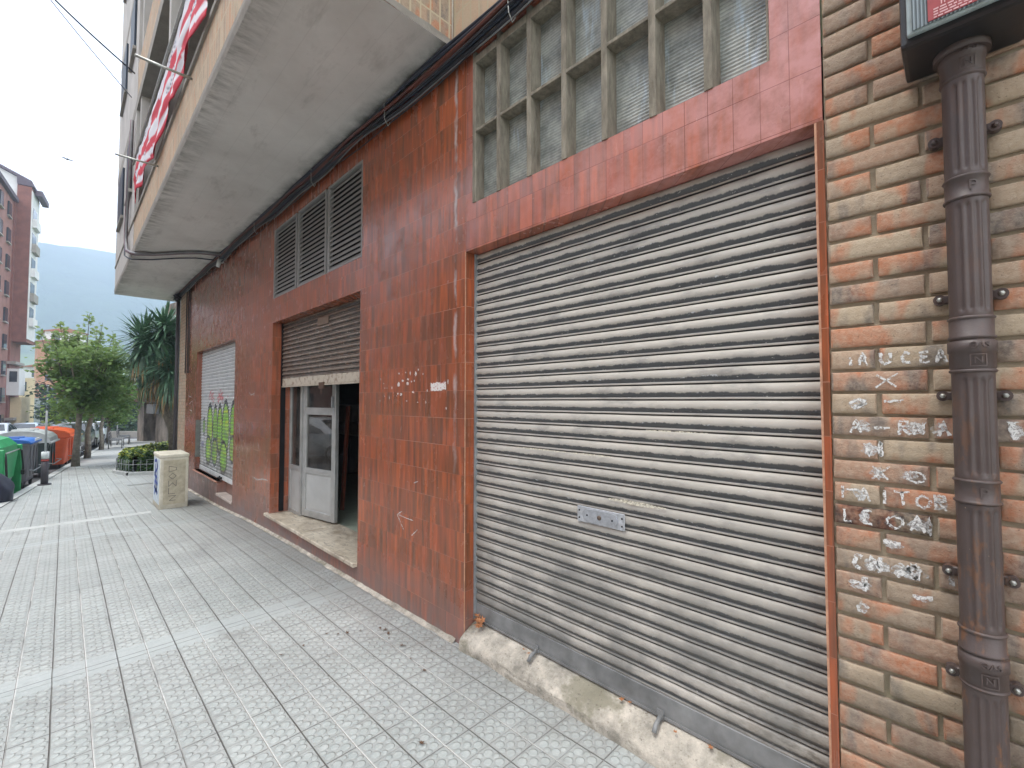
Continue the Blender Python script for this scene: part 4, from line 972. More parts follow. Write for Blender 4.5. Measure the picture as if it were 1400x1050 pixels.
# ================================================================== GROUND
def strip_mesh(name, xs, f0, f1, n, mat, kind='structure', dz=0.):
    mb = MB(); rows = []
    for x in xs:
        a, b = f0(x), f1(x); rows.append([mb.bm.verts.new((x, a+(b-a)*j/n, gz(x, a+(b-a)*j/n)+dz)) for j in range(n+1)])
    for r0, r1 in zip(rows, rows[1:]):
        for j in range(n): f = mb.bm.faces.new((r1[j], r0[j], r0[j+1], r1[j+1])); f.smooth = True
    o = mb.build(name, mat); tag(o, kind=kind); return o
def lin(a, b, s):
    n = max(1, round(abs(b-a)/s)); return [a+(b-a)*i/n for i in range(n+1)]
xsn = lin(6, -9.55, .5)
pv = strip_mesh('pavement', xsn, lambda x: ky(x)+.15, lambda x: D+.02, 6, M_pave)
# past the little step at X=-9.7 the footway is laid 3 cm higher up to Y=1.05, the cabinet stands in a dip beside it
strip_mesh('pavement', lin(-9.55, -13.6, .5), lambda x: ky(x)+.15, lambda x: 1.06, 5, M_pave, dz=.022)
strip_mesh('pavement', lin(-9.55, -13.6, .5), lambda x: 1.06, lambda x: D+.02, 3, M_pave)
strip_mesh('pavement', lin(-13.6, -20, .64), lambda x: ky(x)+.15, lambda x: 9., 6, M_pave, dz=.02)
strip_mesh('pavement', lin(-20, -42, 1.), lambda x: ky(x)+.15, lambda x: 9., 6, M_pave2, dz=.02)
mb = MB(); ya, yb_ = ky(-9.55)+.15, 1.06
mb.quad((-9.47, ya, gz(-9.47, ya)-.004), (-9.47, yb_, gz(-9.47, yb_)-.004), (-9.55, yb_, gz(-9.55, yb_)+.022), (-9.55, ya, gz(-9.55, ya)+.022))
for i, x in enumerate(lin(-9.55, -13.6, .5)[:-1]):
    x2 = x-.5; mb.quad((x, 1.06, gz(x, 1.06)-.05), (x2, 1.06, gz(x2, 1.06)-.05), (x2, 1.06, gz(x2, 1.06)+.022), (x, 1.06, gz(x, 1.06)+.022))
mb.quad((-13.6, 1.06, gz(-13.6)-.1), (-13.6, 2.6, gz(-13.6)-.1), (-13.6, 2.6, gz(-13.6, 2.6)+.0195), (-13.6, 1.06, gz(-13.6, 1.06)+.0195))
tag(mb.build('pavement_step', M_kerb), kind='structure')
mb = MB()
for x in lin(6, -42, 1.)[:-1]:
    x2 = x-.992; y0, y1 = ky(x), ky(x2); d = .16
    for (za, zb, ya, yb_) in ((-.14, .036, 0, 0),):
        mb.quad((x, y0, gz(x, y0)-.16), (x2, y1, gz(x2, y1)-.16), (x2, y1, gz(x2, y1)+.036), (x, y0, gz(x, y0)+.036))
        mb.quad((x, y0, gz(x, y0)+.036), (x2, y1, gz(x2, y1)+.036), (x2, y1+d, gz(x2, y1)+.036), (x, y0+d, gz(x, y0)+.036))
tag(mb.build('kerb', M_kerb, fix=True), kind='structure')
strip_mesh('road', lin(6, -44, 2.), lambda x: ky(x)-9.4, lambda x: ky(x)+.0, 4, M_asph, dz=-.125)
strip_mesh('far_pavement', lin(6, -75, 3.), lambda x: ky(x)-13.5, lambda x: ky(x)-9.4, 2, M_pave2, dz=-.02)
# side street across the end
strip_mesh('road', lin(-42.05, -52, 1.), lambda x: -12., lambda x: 40., 6, M_asph, dz=-.10)
strip_mesh('road', lin(-52.0, -130, 3.), lambda x: ky(x)-9.4, lambda x: ky(x), 3, M_asph, dz=-.12)
strip_mesh('far_pavement', lin(-52., -80, 3.), lambda x: ky(x), lambda x: ky(x)+14, 2, M_pave2, dz=-.06)
# ground out to the horizon
mb = MB()
mb.grid(60, 60, lambda u, v: (40-1900*u, -900+1900*v, gz(40-1900*u, 0)-.35-(0 if 40-1900*u > -140 else .5)), smooth=True)
tag(mb.build('ground', M_land), kind='structure')
# mountain
mb = MB()
def hill(u, v):
    ang = R(-80+125*u)            # measured from -X towards +Y
    r = 520+1000*v
    x, y = -r*math.cos(ang), r*math.sin(ang)
    h = (math.sin(min(1., v*1.15)*PI*.5)**1.25)*(310+18*math.sin(u*9+1)+22*mnoise.noise(Vector((u*6, v*2, 0)))+20*mnoise.noise(Vector((u*20, v*9, 2))))
    return (x, y, -6+h*(1 if v < .95 else .9))
mb.grid(140, 50, hill, smooth=True); tag(mb.build('mountain', M_hill), kind='structure')

# ================================================================== CABINET
cx0, cx1, cy0, cy1 = -10.45, -9.66, 1.18, 1.58; zc0, zc1 = -1.90, -.945
CA = thing('utility_cabinet', (-10.05, 1.38, zc0), 'cream concrete utility cabinet with blue and black graffiti beside the far shutter', 'cabinet')
k = NT('dirty_cream_concrete'); P = k.pos(); c = k.mix(k.rng(k.noise(P, 5, 6, .7), .3, .7), (.46, .43, .34), (.68, .65, .55)); c = k.mix(k.ma('MULTIPLY', k.rng(k.xyz()[2], -1.9, -1.6, .8, 0), k.noise(P, 9, 4)), c, (.18, .16, .10)); k.bump(k.noise(P, 60, 4), .4, .004); M_cream = k.set(c, .85)
mb = MB(); mb.box((cx0, cy0, zc0), (cx1, cy1, zc1-.06), bev=.02, seg=2); mb.build('cabinet_body', M_cream, CA)
mb = MB(); mb.box((cx0-.008, cy0-.008, zc1-.061), (cx1+.008, cy1+.008, zc1), bev=.02, seg=2); mb.build('cabinet_cap', M_cream, CA)
mb = MB(); mb.box((cx1-.0005, cy0+.045, zc0+.1), (cx1+.004, cy1-.045, zc1-.10)); mb.build('door_panel', simple('cabinet_door', (.43, .39, .29), .8, 0, .25, 9), CA)
mb = MB(); mb.box((cx0+.06, cy0-.004, zc0+.1), (cx1-.06, cy0+.001, zc1-.08)); pn = mb.build('side_panel', simple('pale_blue_panel', (.50, .57, .62), .6, 0, .2, 12), CA)
def stroke3(mb, pts, w, f):
    for (a, b) in zip(pts, pts[1:]):
        dx, dz = b[0]-a[0], b[1]-a[1]; n = math.hypot(dx, dz) or 1; ox, oz = -dz/n*w/2, dx/n*w/2
        mb.quad(f(a[0]+ox, a[1]+oz), f(b[0]+ox, b[1]+oz), f(b[0]-ox, b[1]-oz), f(a[0]-ox, a[1]-oz))
mb = MB(); rr = random.Random(4)
for st in ([(.15,.9),(.5,.95),(.75,.8),(.4,.68),(.15,.6),(.6,.55),(.8,.4)], [(.2,.45),(.45,.2),(.7,.35),(.35,.5)], [(.3,.85),(.35,.3),(.2,.12)], [(.62,.9),(.66,.15)], [(.15,.3),(.8,.22)]):
    stroke3(mb, [(cx0+.09+(cx1-cx0-.18)*a, zc0+.12+(zc1-zc0-.2)*b) for a, b in st], .055, lambda x, z: (x, cy0-.006, z))
mb.build('blue_graffiti', simple('blue_spray', (.035, .07, .32), .6, 0, .3, 12), pn)
mb = MB()
seq = [[(0,1),(0,0),(.8,.3),(.8,.7),(0,1)], [(0,.5),(.4,1),(.8,.5),(.4,0),(0,.5)], [(0,1),(0,0),(.4,.6),(.8,0),(.8,1)], [(0,1),(0,0),(.7,0)], [(0,.9),(.8,.9),(.1,.1),(.8,.1)]]
for i, st in enumerate(seq):
    zz = zc1-.20-i*.125
    stroke3(mb, [(cy0+.12+.13*a+.0*i, zz-.10+.10*b) for a, b in st], .009, lambda y, z: (cx1+.006, y, z))
mb.build('black_graffiti', simple('black_marker', (.14, .13, .12), .6), CA)

# ================================================================== VEGETATION
def leaf_cloud(bm, pts, size, rnd, droop=.3, cup=True, mi=0):
    for p in pts:
        s = size*rnd.uniform(.6, 1.3); a = Vector((rnd.gauss(0, 1), rnd.gauss(0, 1), rnd.gauss(0, .55))).normalized()
        b = a.cross(Vector((rnd.gauss(0, .6), rnd.gauss(0, .6), 1))).normalized()
        c = Vector(p); t = a*s; w = b*s*.42; n_ = a.cross(b)*s*.12
        v = [bm.verts.new(q) for q in (c-t*.5, c-w+n_*.5-t*.05, c+t*.5, c+w+n_*.5-t*.05)]
        f = bm.faces.new(v); f.material_index = mi
def make_plane(seed):
    rnd = random.Random(seed)
    t = thing('plane_tree', (0, 0, 0), 'x', 'tree', 'young plane trees along the footway', local=True)
    mb = MB(); H = 2.0
    mb.tube([(0, 0, -.05), (.03, 0, .5), (-.02, .03, 1.1), (.10, .05, 1.7), (.14, .06, 2.15)], [.115, .090, .080, .072, .062], 10)
    tips = []
    for i in range(9):
        a = 2*PI*i/9+rnd.uniform(-.3, .3); r = rnd.uniform(.5, 1.05); z = rnd.uniform(2.5, 3.7)
        b0 = Vector((.14, .06, 1.75+rnd.uniform(-.1, .4))); e = Vector((r*math.cos(a), r*math.sin(a), z)); m = (b0+e)/2+Vector((0, 0, rnd.uniform(-.1, .25)))
        mb.tube([b0, m, e], [.045, .03, .015], 6); tips += [m, e]
    shoots = []
    for i in range(13):
        a = rnd.uniform(0, 2*PI); r = rnd.uniform(.1, 1.0); z1 = rnd.uniform(4.3, 5.2) - r*.35
        e = Vector((r*math.cos(a), r*math.sin(a), z1)); b0 = Vector((e.x*.6, e.y*.6, 2.8)); mb.tube([b0, (b0+e)/2, e], [.02, .014, .006], 5); shoots.append((b0, e))
    mb.build('trunk', M_bark, t)
    mb = MB(); pts = []
    cl = [(Vector((rnd.uniform(-1.0, 1.0), rnd.uniform(-1.0, 1.0), rnd.uniform(1.45, 3.9))), rnd.uniform(.22, .5)) for _ in range(40)]+[(p, .36) for p in tips]
    for c, r in cl:
        if c.xy.length > 1.08 or (c.z < 1.8 and c.xy.length < .4): continue
        for _ in range(int(270*r)):
            d = Vector((rnd.gauss(0, 1), rnd.gauss(0, 1), rnd.gauss(0, .7)))*r*.55; pts.append(c+d)
    pts = [q+Vector((.12, .22, 0)) for q in pts]; leaf_cloud(mb.bm, pts, .14, rnd)
    pts = []
    for b0, e in shoots:
        for _ in range(120):
            f = rnd.random(); sp = .16*(1-f*.6); pts.append(b0+(e-b0)*f+Vector((rnd.gauss(0, sp), rnd.gauss(0, sp), rnd.gauss(0, .05))))
    leaf_cloud(mb.bm, pts, .13, rnd)
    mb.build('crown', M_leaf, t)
    return t
tree_pos = [(-20.3, .297), (-23.9, .665), (-29.6, 1.31), (-35.7, 1.9)]
tl = ['nearest plane tree on the footway beyond the orange bin', 'second plane tree from the bins, its trunk just behind the nearest one', 'third plane tree, standing beside the nearer bench', 'farthest plane tree of the row, beyond both benches']
ta = make_plane(1); tb = make_plane(2)
ta.location = (*tree_pos[0], gz(*tree_pos[0])); ta['label'] = tl[0]
tb.location = (*tree_pos[1], gz(*tree_pos[1])); tb['label'] = tl[1]; tb.rotation_euler[2] = 1.
copy_tree(ta, (*tree_pos[2], gz(*tree_pos[2])), 2.2, tl[2], scale=(.95, .95, .95)); copy_tree(tb, (*tree_pos[3], gz(*tree_pos[3])), 4., tl[3], scale=(1.0, 1.0, 1.0))

def make_yucca(loc, heads, label, seed):
    rnd = random.Random(seed); t = thing('yucca_tree', loc, label, 'tree', 'tall yuccas behind the hedge')
    L = Vector(loc)
    for i, (dx, dy, dz, sz) in enumerate(heads):
        h = L+Vector((dx, dy, dz))
        mb = MB(); mb.tube([L+Vector((dx*.1, dy*.1, -.1)), L+Vector((dx*.25, dy*.2, dz*.3)), L+Vector((dx*.8, dy*.8, dz*.7)), h], [.16, .13, .10, .07], 9); mb.build('trunk', M_bark, t)
        mb = MB(); md_ = MB()
        for k_ in range(230):
            el = math.asin(rnd.uniform(-.75, 1)); a = rnd.uniform(0, 2*PI); d = Vector((math.cos(el)*math.cos(a), math.cos(el)*math.sin(a), math.sin(el)))
            ln_ = sz*rnd.uniform(.75, 1.1); side = d.cross(Vector((0, 0, 1))).normalized()*ln_*.042
            b0 = h+Vector((0, 0, rnd.uniform(-.35, .15)))+d*.05; m = b0+d*ln_*.55; e = b0+d*ln_-Vector((0, 0, ln_*.16*(1-abs(d.z))))
            up_ = side.cross(d).normalized()*ln_*.01
            mb.bm.faces.new([mb.bm.verts.new(q) for q in (b0-side*.6, m-side+up_, e, m+side+up_, b0+side*.6)])
        for k_ in range(130):
            a = rnd.uniform(0, 2*PI); z0 = -rnd.uniform(.15, .85); rr_ = .1
            ln_ = sz*rnd.uniform(.7, 1.); d = Vector((math.cos(a)*.35, math.sin(a)*.35, -1)).normalized(); side = Vector((-math.sin(a), math.cos(a), 0))*ln_*.03
            b0 = h+Vector((math.cos(a)*rr_, math.sin(a)*rr_, z0)); m = b0+d*ln_*.5+Vector((math.cos(a), math.sin(a), 0))*.08; e = b0+d*ln_
            q = (md_ if z0 < -.55 and rnd.random() < .6 else mb)
            q.bm.faces.new([q.bm.verts.new(p) for p in (b0-side*.6, m-side, e, m+side, b0+side*.6)])
        mb.build('leaf_rosette', M_yucca, t); md_.build('dead_leaf_skirt', M_yuccad, t)
make_yucca((-18.5, 2.75, gz(-18.5)), [(.0, -1.0, 4.1, .9), (.4, -.35, 3.2, .95), (.3, .2, 4.3, .9), (-.6, -.7, 3.4, .85), (.2, -.5, 4.5, .9), (.3, -.05, 3.3, .9), (.1, -.6, 3.8, .9)], 'tall shaggy yucca with dead hanging leaves, nearer the building corner', 1)
make_yucca((-19.4, 3.3, gz(-19.4)), [(-.3, -1.25, 3.5, .85), (-.2, -.6, 4.4, .85), (.5, .1, 3.2, .85), (-.5, .3, 3.7, .8), (.5, -.75, 3.0, .8)], 'tall shaggy yucca standing behind the nearer yucca, left of it', 2)

# hedges round the planting bed
HD = thing('hedge', (-16.5, 1.8, gz(-16.5)), 'clipped yellow-topped hedge bordering the planting bed behind the cabinet', 'hedge')
def hedge_pts(rnd, path, w, h, n):
    out, top = [], []
    for _ in range(n):
        i = rnd.randrange(len(path)-1); f = rnd.random(); a, b = path[i], path[i+1]
        p = Vector((a[0]+(b[0]-a[0])*f, a[1]+(b[1]-a[1])*f, 0)); s = rnd.random()
        o = rnd.uniform(-w, w); oz = rnd.random()*h
        if s < .45: oz = h+rnd.uniform(-.05, .04)
        else: o = math.copysign(w+rnd.uniform(-.05, .03), o)
        d = Vector((b[0]-a[0], b[1]-a[1], 0)).normalized(); nn = Vector((-d.y, d.x, 0))
        q = p+nn*o; q.z = gz(q.x, q.y)+.05+oz+.03*math.sin(q.x*5+q.y*7)
        (top if oz > h-.10 else out).append(q)
    return out, top
rh = random.Random(8)
path = [(-15.7, 3.9), (-15.75, 2.2), (-16.1, 1.55), (-16.9, 1.38), (-18.2, 1.60), (-19.6, 2.1), (-21.5, 3.1), (-21.9, 4.4)]
out, top = hedge_pts(rh, path, .24, .53, 15000)
mb = MB(); leaf_cloud(mb.bm, out, .085, rh); mb.build('foliage', M_hedge, HD)
mb = MB(); leaf_cloud(mb.bm, [p for p in top if rh.random() < .6], .085, rh); mb.build('yellow_new_growth', M_hedgetop, HD)
mb = MB(); leaf_cloud(mb.bm, [p for p in top if rh.random() < .55], .085, rh)
mb.build('top_foliage', M_hedge, HD)
mb = MB()
for a, b in zip(path, path[1:]):
    d = Vector((b[0]-a[0], b[1]-a[1], 0)).normalized(); nn = Vector((-d.y, d.x, 0))*.19
    A, Bv = Vector((a[0], a[1], gz(*a))), Vector((b[0], b[1], gz(*b)))
    for s in (1, -1): mb.quad(A+nn*s, Bv+nn*s, Bv+nn*s+Vector((0, 0, .5)), A+nn*s+Vector((0, 0, .5)))
    mb.quad(A+nn+Vector((0, 0, .5)), Bv+nn+Vector((0, 0, .5)), Bv-nn+Vector((0, 0, .5)), A-nn+Vector((0, 0, .5)))
mb.build('inner_twigs', simple('hedge_core', (.02, .035, .012), .9), HD)
FN = thing('planter_fence', (-16.3, 1.2, gz(-16.3)), 'low grey hoop fence and kerb around the hedge', 'fence')
pf = [(-15.40, 3.4), (-15.42, 2.1), (-15.85, 1.28), (-16.85, 1.06), (-18.3, 1.28), (-19.8, 1.8)]
mb = MB()
for a, b in zip(pf, pf[1:]):
    L_ = math.dist(a, b); n = max(1, int(L_/.30)); px = None
    for i in range(n):
        q = [a[j]+(b[j]-a[j])*(i+.2)/n for j in (0, 1)]; q2 = [a[j]+(b[j]-a[j])*(i+.75)/n for j in (0, 1)]; z = gz(*q)
        mb.tube([(*q, z), (*q, z+.42), (*q2, z+.42), (*q2, z)], .009, 5)
    mb.tube([(*a, gz(*a)+.30), (*b, gz(*b)+.30)], .009, 5)
mb.build('hoop_rail', simple('faded_metal_rail', (.22, .24, .24), .6), FN)
mb = MB()
for a, b in zip(pf, pf[1:]):
    d = Vector((b[0]-a[0], b[1]-a[1], 0)); nn = Vector((-d.y, d.x, 0)).normalized()*.07
    A, Bv = Vector((a[0], a[1], gz(*a)+.02)), Vector((b[0], b[1], gz(*b)+.02)); u = Vector((0, 0, .08))
    mb.quad(A-nn, Bv-nn, Bv-nn+u, A-nn+u); mb.quad(A+nn, Bv+nn, Bv+nn+u, A+nn+u); mb.quad(A-nn+u, Bv-nn+u, Bv+nn+u, A+nn+u)
mb.build('kerb_edging', M_kerb, FN)
mb = MB(); mb.grid(8, 6, lambda u, v: (-15.6-6.2*u, 1.6+2.6*v+.6*u, gz(-15.6-6.2*u)+.05)); tag(mb.build('planting_soil', simple('bed_soil', (.06, .045, .03), .95, 0, .3, 5)), kind='structure')
# ================================================================== STREET THINGS (local frame: +x = along street away, +y = towards road)
ANG = math.atan2(KE.y, KE.x)     # local x axis along the street
def place_local(t, u, v, dz=0., rz=0.):
    p = kp(u, v, dz); t.location = p; t.rotation_euler = (0, 0, ANG+rz)
def loft(mb, secs, mi=0, smooth=False, cap=True):
    rows = [[mb.bm.verts.new(p) for p in s] for s in secs]; n = len(secs[0])
    for a, b in zip(rows, rows[1:]):
        for i in range(n):
            f = mb.bm.faces.new((a[i], a[(i+1) % n], b[(i+1) % n], b[i])); f.smooth = smooth; f.material_index = mi
    if cap: mb.bm.faces.new(rows[0][::-1]).material_index = mi; mb.bm.faces.new(rows[-1]).material_index = mi
def rrect(hx, hy, r, z, n=4, sx=0, sy=0):
    out = []
    for cx, cy, a0 in ((hx-r, hy-r, 0), (-hx+r, hy-r, 90), (-hx+r, -hy+r, 180), (hx-r, -hy+r, 270)):
        for k_ in range(n+1):
            a = R(a0+90*k_/n); out.append((cx+r*math.cos(a)+sx, cy+r*math.sin(a)+sy, z))
    return out
def wheel(mb, c, r, w, axis='y', mi=0):
    M = Matrix.Rotation(R(90), 4, 'X'); mb.lathe([(.001, -w/2), (r*.85, -w/2), (r, -w*.3), (r, w*.3), (r*.85, w/2), (.001, w/2)], c, 18, M, mi)
M_rub = simple('rubber', (.02, .02, .02), .8)
def make_bin(name, label, lx, ly, h, body, lid, lidh=.22, label_panel=None, loc=(0, 0)):
    t = thing(name, (0, 0, 0), label, 'bin', 'recycling and rubbish containers at the kerb', local=True)
    mb = MB(); loft(mb, [rrect(lx*.84/2, ly*.80/2, .08, .16), rrect(lx*.97/2, ly*.97/2, .08, h-.06), rrect(lx/2, ly/2, .08, h-.05), rrect(lx/2, ly/2, .08, h)])
    for sx in (-.33, 0, .33): mb.box((sx*lx-.02, -ly*.5+.0, .3), (sx*lx+.02, -ly*.47, h-.08))
    mb.build('bin_body', body, t, fix=True)
    mb = MB(); secs = []
    for i in range(11):
        a = PI*i/10; y = -math.cos(a)*ly*.53; z = h+math.sin(a)**.8*lidh+.005
        secs.append([(-lx*.52, y, z), (lx*.52, y, z), (lx*.52, y*.97, z-.035), (-lx*.52, y*.97, z-.035)])
    loft(mb, secs, smooth=False)
    for sgn in (-1, 1):
        pr = [(y, z) for (_, y, z) in [s[0] for s in secs]]
        mb.prism(pr, lambda a, b: (sgn*lx*.515, a, b), lambda a, b: (sgn*(lx*.515-.02), a, b))
    for sx in (-.25, .25): mb.box((sx*lx-.03, -ly*.2, h+lidh*.95), (sx*lx+.03, ly*.2, h+lidh+.035), bev=.01)
    l_ = mb.build('lid', lid, t, fix=True)
    mb = MB(); mb.box((-lx*.52, -ly*.56, h-.02), (lx*.52, -ly*.5, h+.03), bev=.01); mb.build('lid_handle', lid, l_)
    for sx in (-1, 1):
        for sy in (-1, 1):
            mb = MB(); wheel(mb, (sx*lx*.36, sy*ly*.34, .09), .09, .05); mb.box((sx*lx*.36-.03, sy*ly*.34-.04, .12), (sx*lx*.36+.03, sy*ly*.34+.04, .2)); mb.build('castor', M_rub, t)
    mb = MB(); mb.tube([(-lx*.50, -ly*.5, h*.42), (-lx*.50, -ly*.60, h*.40), (lx*.5, -ly*.60, h*.40), (lx*.5, -ly*.5, h*.42)], .015, 6); mb.build('push_bar', M_steel, t)
    return t
def plas(n, c, r=.45): return simple(n, c, r, 0, .18, 3, .03, objc=True)
P_green = plas('green_plastic', (.02, .30, .10)); P_grey = plas('dark_green_grey_plastic', (.035, .055, .055)); P_lg = plas('pale_grey_lid', (.46, .50, .50)); P_blue = plas('blue_plastic', (.02, .13, .45)); P_mg = plas('mid_grey_plastic', (.13, .13, .145)); P_or = plas('orange_plastic', (.62, .10, .025)); P_yel = plas('yellow_ochre_plastic', (.42, .28, .08))
# green side-loading container
GC = thing('recycling_container', (0, 0, 0), 'bright green recycling container with black lever arms at the left edge', 'bin', 'recycling and rubbish containers at the kerb', local=True)
mb = MB(); loft(mb, [rrect(.72, .50, .1, .42), rrect(.74, .56, .14, .95), rrect(.74, .55, .2, 1.15), rrect(.70, .44, .22, 1.29), rrect(.60, .28, .2, 1.35)], smooth=False); mb.build('green_shell', P_green, GC, fix=True)
mb = MB(); loft(mb, [rrect(.60, .40, .08, .06), rrect(.70, .49, .1, .42)]); mb.build('grey_base', simple('pale_grey_base', (.26, .28, .32), .6, 0, .2, 4, objc=True), GC, fix=True)
for sx in (-1, 1):
    mb = MB(); mb.box((min(sx*.79, sx*.745), -.60, .02), (max(sx*.79, sx*.745), -.36, 1.12), bev=.02); mb.build('side_post', P_green, GC)
mb = MB(); mb.box((.70, -.62, .02), (.86, -.34, .06)); mb.box((-.86, -.62, .02), (-.70, -.34, .06)); mb.build('foot', P_green, GC)
for sx in (-1, 1):
    mb = MB(); mb.tube([(sx*.60, -.57, 1.02), (sx*.70, -.60, .98), (sx*.74, -.63, .60), (sx*.745, -.63, .50)], .018, 6); mb.box((sx*.745-.06, -.66, .44), (sx*.745+.06, -.60, .54), bev=.01); mb.build('lever_arm', M_rub, GC)
mb = MB(); mb.tube([(-.60, -.575, 1.02), (.60, -.575, 1.02)], .014, 6); mb.build('pull_rail', M_alu, GC)
place_local(GC, 1.30, .68, -.125)
b1 = make_bin('wheeled_bin', 'grey wheeled bin with a bright blue lid, between the green and the dark container', 1.15, .75, 1.12, P_mg, P_blue, .10); place_local(b1, 3.75, .50, -.125)
mb = MB(); mb.box((-.25, -.43, 1.16), (.25, -.405, 1.22)); mb.build('paper_sticker', simple('white_sticker', (.62, .66, .68), .5, objc=True), b1)
b2 = make_bin('wheeled_bin', 'dark grey four-wheeled bin with a rounded pale grey lid', 1.36, 1.15, 1.02, P_grey, P_lg, .36); place_local(b2, 6.4, .70, -.125)
b3 = make_bin('wheeled_bin', 'large orange container with an orange lid', 1.9, 1.42, 1.10, P_or, P_or, .28); place_local(b3, 9.55, .72, -.125)
b4 = make_bin('wheeled_bin', 'ochre yellow container mostly hidden behind the orange one', .8, 1.35, 1.06, P_yel, P_yel, .16); place_local(b4, 11.15, .68, -.125)

# pole with stickers
SP = thing('sign_pole', tuple(kp(2.35, -.25)), 'thin grey pole with white stickers standing at the kerb before the bins', 'pole')
pb = kp(2.35, -.25, .02)
mb = MB(); mb.tube([pb, pb+Vector((0, 0, .55))], .065, 12); mb.tube([pb+Vector((0, 0, -.02)), pb+Vector((0, 0, .03))], .12, 12); mb.build('dark_sleeve', simple('dark_sleeve', (.05, .045, .055), .6), SP)
mb = MB(); mb.tube([pb+Vector((0, 0, .5)), pb+Vector((0, 0, 1.75))], .020, 10); mb.build('pole', simple('pole_grey', (.28, .30, .31), .5), SP)
mb = MB(); mb.tube([pb+Vector((0, 0, .62)), pb+Vector((0, 0, .78))], .068, 12); mb.build('white_sticker', simple('sticker_white', (.66, .70, .70), .6), SP)
mb = MB(); mb.tube([pb+Vector((0, 0, .56)), pb+Vector((0, 0, .60))], .067, 12); mb.build('red_band', simple('red_band', (.35, .05, .04), .6), SP)

# cars
def make_car(label, paint, hatch=True, group='cars parked along the street'):
    t = thing('parked_car', (0, 0, 0), label, 'car', group, local=True)
    L, W, H = 4.1, 1.72, 1.46
    top = [(-2.05,.55),(-2.0,.78),(-1.9,.92),(-1.25,1.0),(-.55,1.40),(.1,1.46),(.95,1.42),(1.65,1.08),(1.95,.98),(2.03,.70),(2.05,.45)]
    def hw(x, z):
        w = W/2*(1-.10*(abs(x)/2.05)**4)
        return w if z < .9 else w*(1-.33*min(1, (z-.9)/.6))
    mb = MB(); secs = []
    for x, zt in top:
        zb = .24 if abs(x) < 1.9 else .34; zs_ = [zb, .5 if zt > .55 else (zb+zt)/2, min(.92, zt), zt]
        ring = [(x, hw(x, z), z) for z in zs_]; ring[-1] = (x, hw(x, zt)*.90, zt); secs.append(ring+[(x, -y, z) for x, y, z in ring[::-1]])
    loft(mb, secs, smooth=True); mb.build('body', paint, t, fix=True)
    mg = MB()
    for s in (1, -1):
        for xa, xb, ta, tb_ in ((-.98, .05, 1.10, 1.38), (.12, .88, 1.38, 1.34), (.95, 1.42, 1.32, 1.12)):
            mg.quad((xa, s*(hw(xa, .95)+.006), .96), (xb, s*(hw(xb, .95)+.006), .96), (xb, s*(hw(xb, tb_)*.985+.008), tb_-.02), (xa+(.25 if xa < -.5 else 0), s*(hw(xa, ta)*.985+.008), ta+.0))
    mg.quad((-1.22, .70, 1.03), (-1.22, -.70, 1.03), (-.58, -.56, 1.395), (-.58, .56, 1.395)); mg.quad((1.66, .66, 1.10), (1.66, -.66, 1.10), (1.02, -.54, 1.415), (1.02, .54, 1.415))
    mg.build('windows', M_dglass, t)
    for x in (-1.3, 1.27):
        for s in (1, -1):
            mb = MB(); wheel(mb, (x, s*.78, .31), .31, .19); w = mb.build('wheel', M_rub, t)
            mb = MB(); M = Matrix.Rotation(R(90), 4, 'X'); mb.lathe([(.001, -.1), (.18, -.1), (.19, -.085), (.19, .085), (.18, .1), (.001, .1)], (x, s*.785, .31), 14, M); mb.build('rim', M_alu, w)
    for s in (1, -1):
        mb = MB(); mb.box((-2.03, s*.62-.13, .66), (-1.93, s*.62+.13, .80), bev=.02); mb.build('headlight', M_alup, t)
        mb = MB(); mb.box((1.96, s*.66-.10, .70), (2.045, s*.66+.10, .92), bev=.02); mb.build('tail_light', M_redl, t)
    mb = MB(); mb.box((-2.09, -.26, .42), (-2.05, .26, .53)); mb.build('number_plate', M_alup, t)
    return t
M_redl = simple('tail_lamp_red', (.35, .03, .03), .25, 0, .1, 3, objc=True)
def cp(n, c): return NTcar(n, c)
def NTcar(n, c):
    k = NT(n); k.b.inputs['Coat Weight'].default_value = .6; return k.set(c, .35, .1)
cA = make_car('white parked car beyond the orange container, partly hidden by tree trunks', cp('white_paint', (.66, .68, .70))); place_local(cA, 23.8, 1.15, -.125)
cB = make_car('dark grey car parked directly beyond the ochre container', cp('dark_paint', (.035, .035, .04))); place_local(cB, 16.0, 1.15, -.125, rz=PI)
cnew = copy_tree(cB, kp(29.6, 1.2, -.10), ANG, 'white car at the end of the kerb row beside the benches')
for ch in cnew.children:
    if ch.name.startswith('body'): ch.data = cA.children[0].data if cA.children[0].name.startswith('body') else [c for c in cA.children if c.name.startswith('body')][0].data
body_dark = [c for c in cB.children if c.name.startswith('body')][0]
def newbody(t, m):
    for ch in t.children:
        if ch.name.startswith('body'): ch.data = ch.data.copy(); ch.data.materials.clear(); ch.data.materials.append(m)
blue_w = cp('pale_blue_paint', (.42, .52, .60)); silver = cp('silver_paint', (.45, .47, .50))
for (u, v, m, lb) in ((23., 5.9, blue_w, 'pale blue parked car on the far kerb, nearest of that row'), (29.5, 5.6, silver, 'silver parked car on the far kerb behind the pale blue one'), (36., 5.2, blue_w, 'bluish white car on the far kerb under the yellow house corner'), (46., 3.4, silver, 'silver car in the far lane before the white apartment block'), (58, 1.8, blue_w, 'small distant pale car at the end of the street')):
    c_ = copy_tree(cA, kp(u, v, -.12), ANG, lb); newbody(c_, m)
c_ = copy_tree(cA, kp(20.2, 1.15, -.125), ANG, 'dark car half hidden behind the trunks of the first two plane trees'); newbody(c_, cp('anthracite_paint', (.06, .065, .07)))
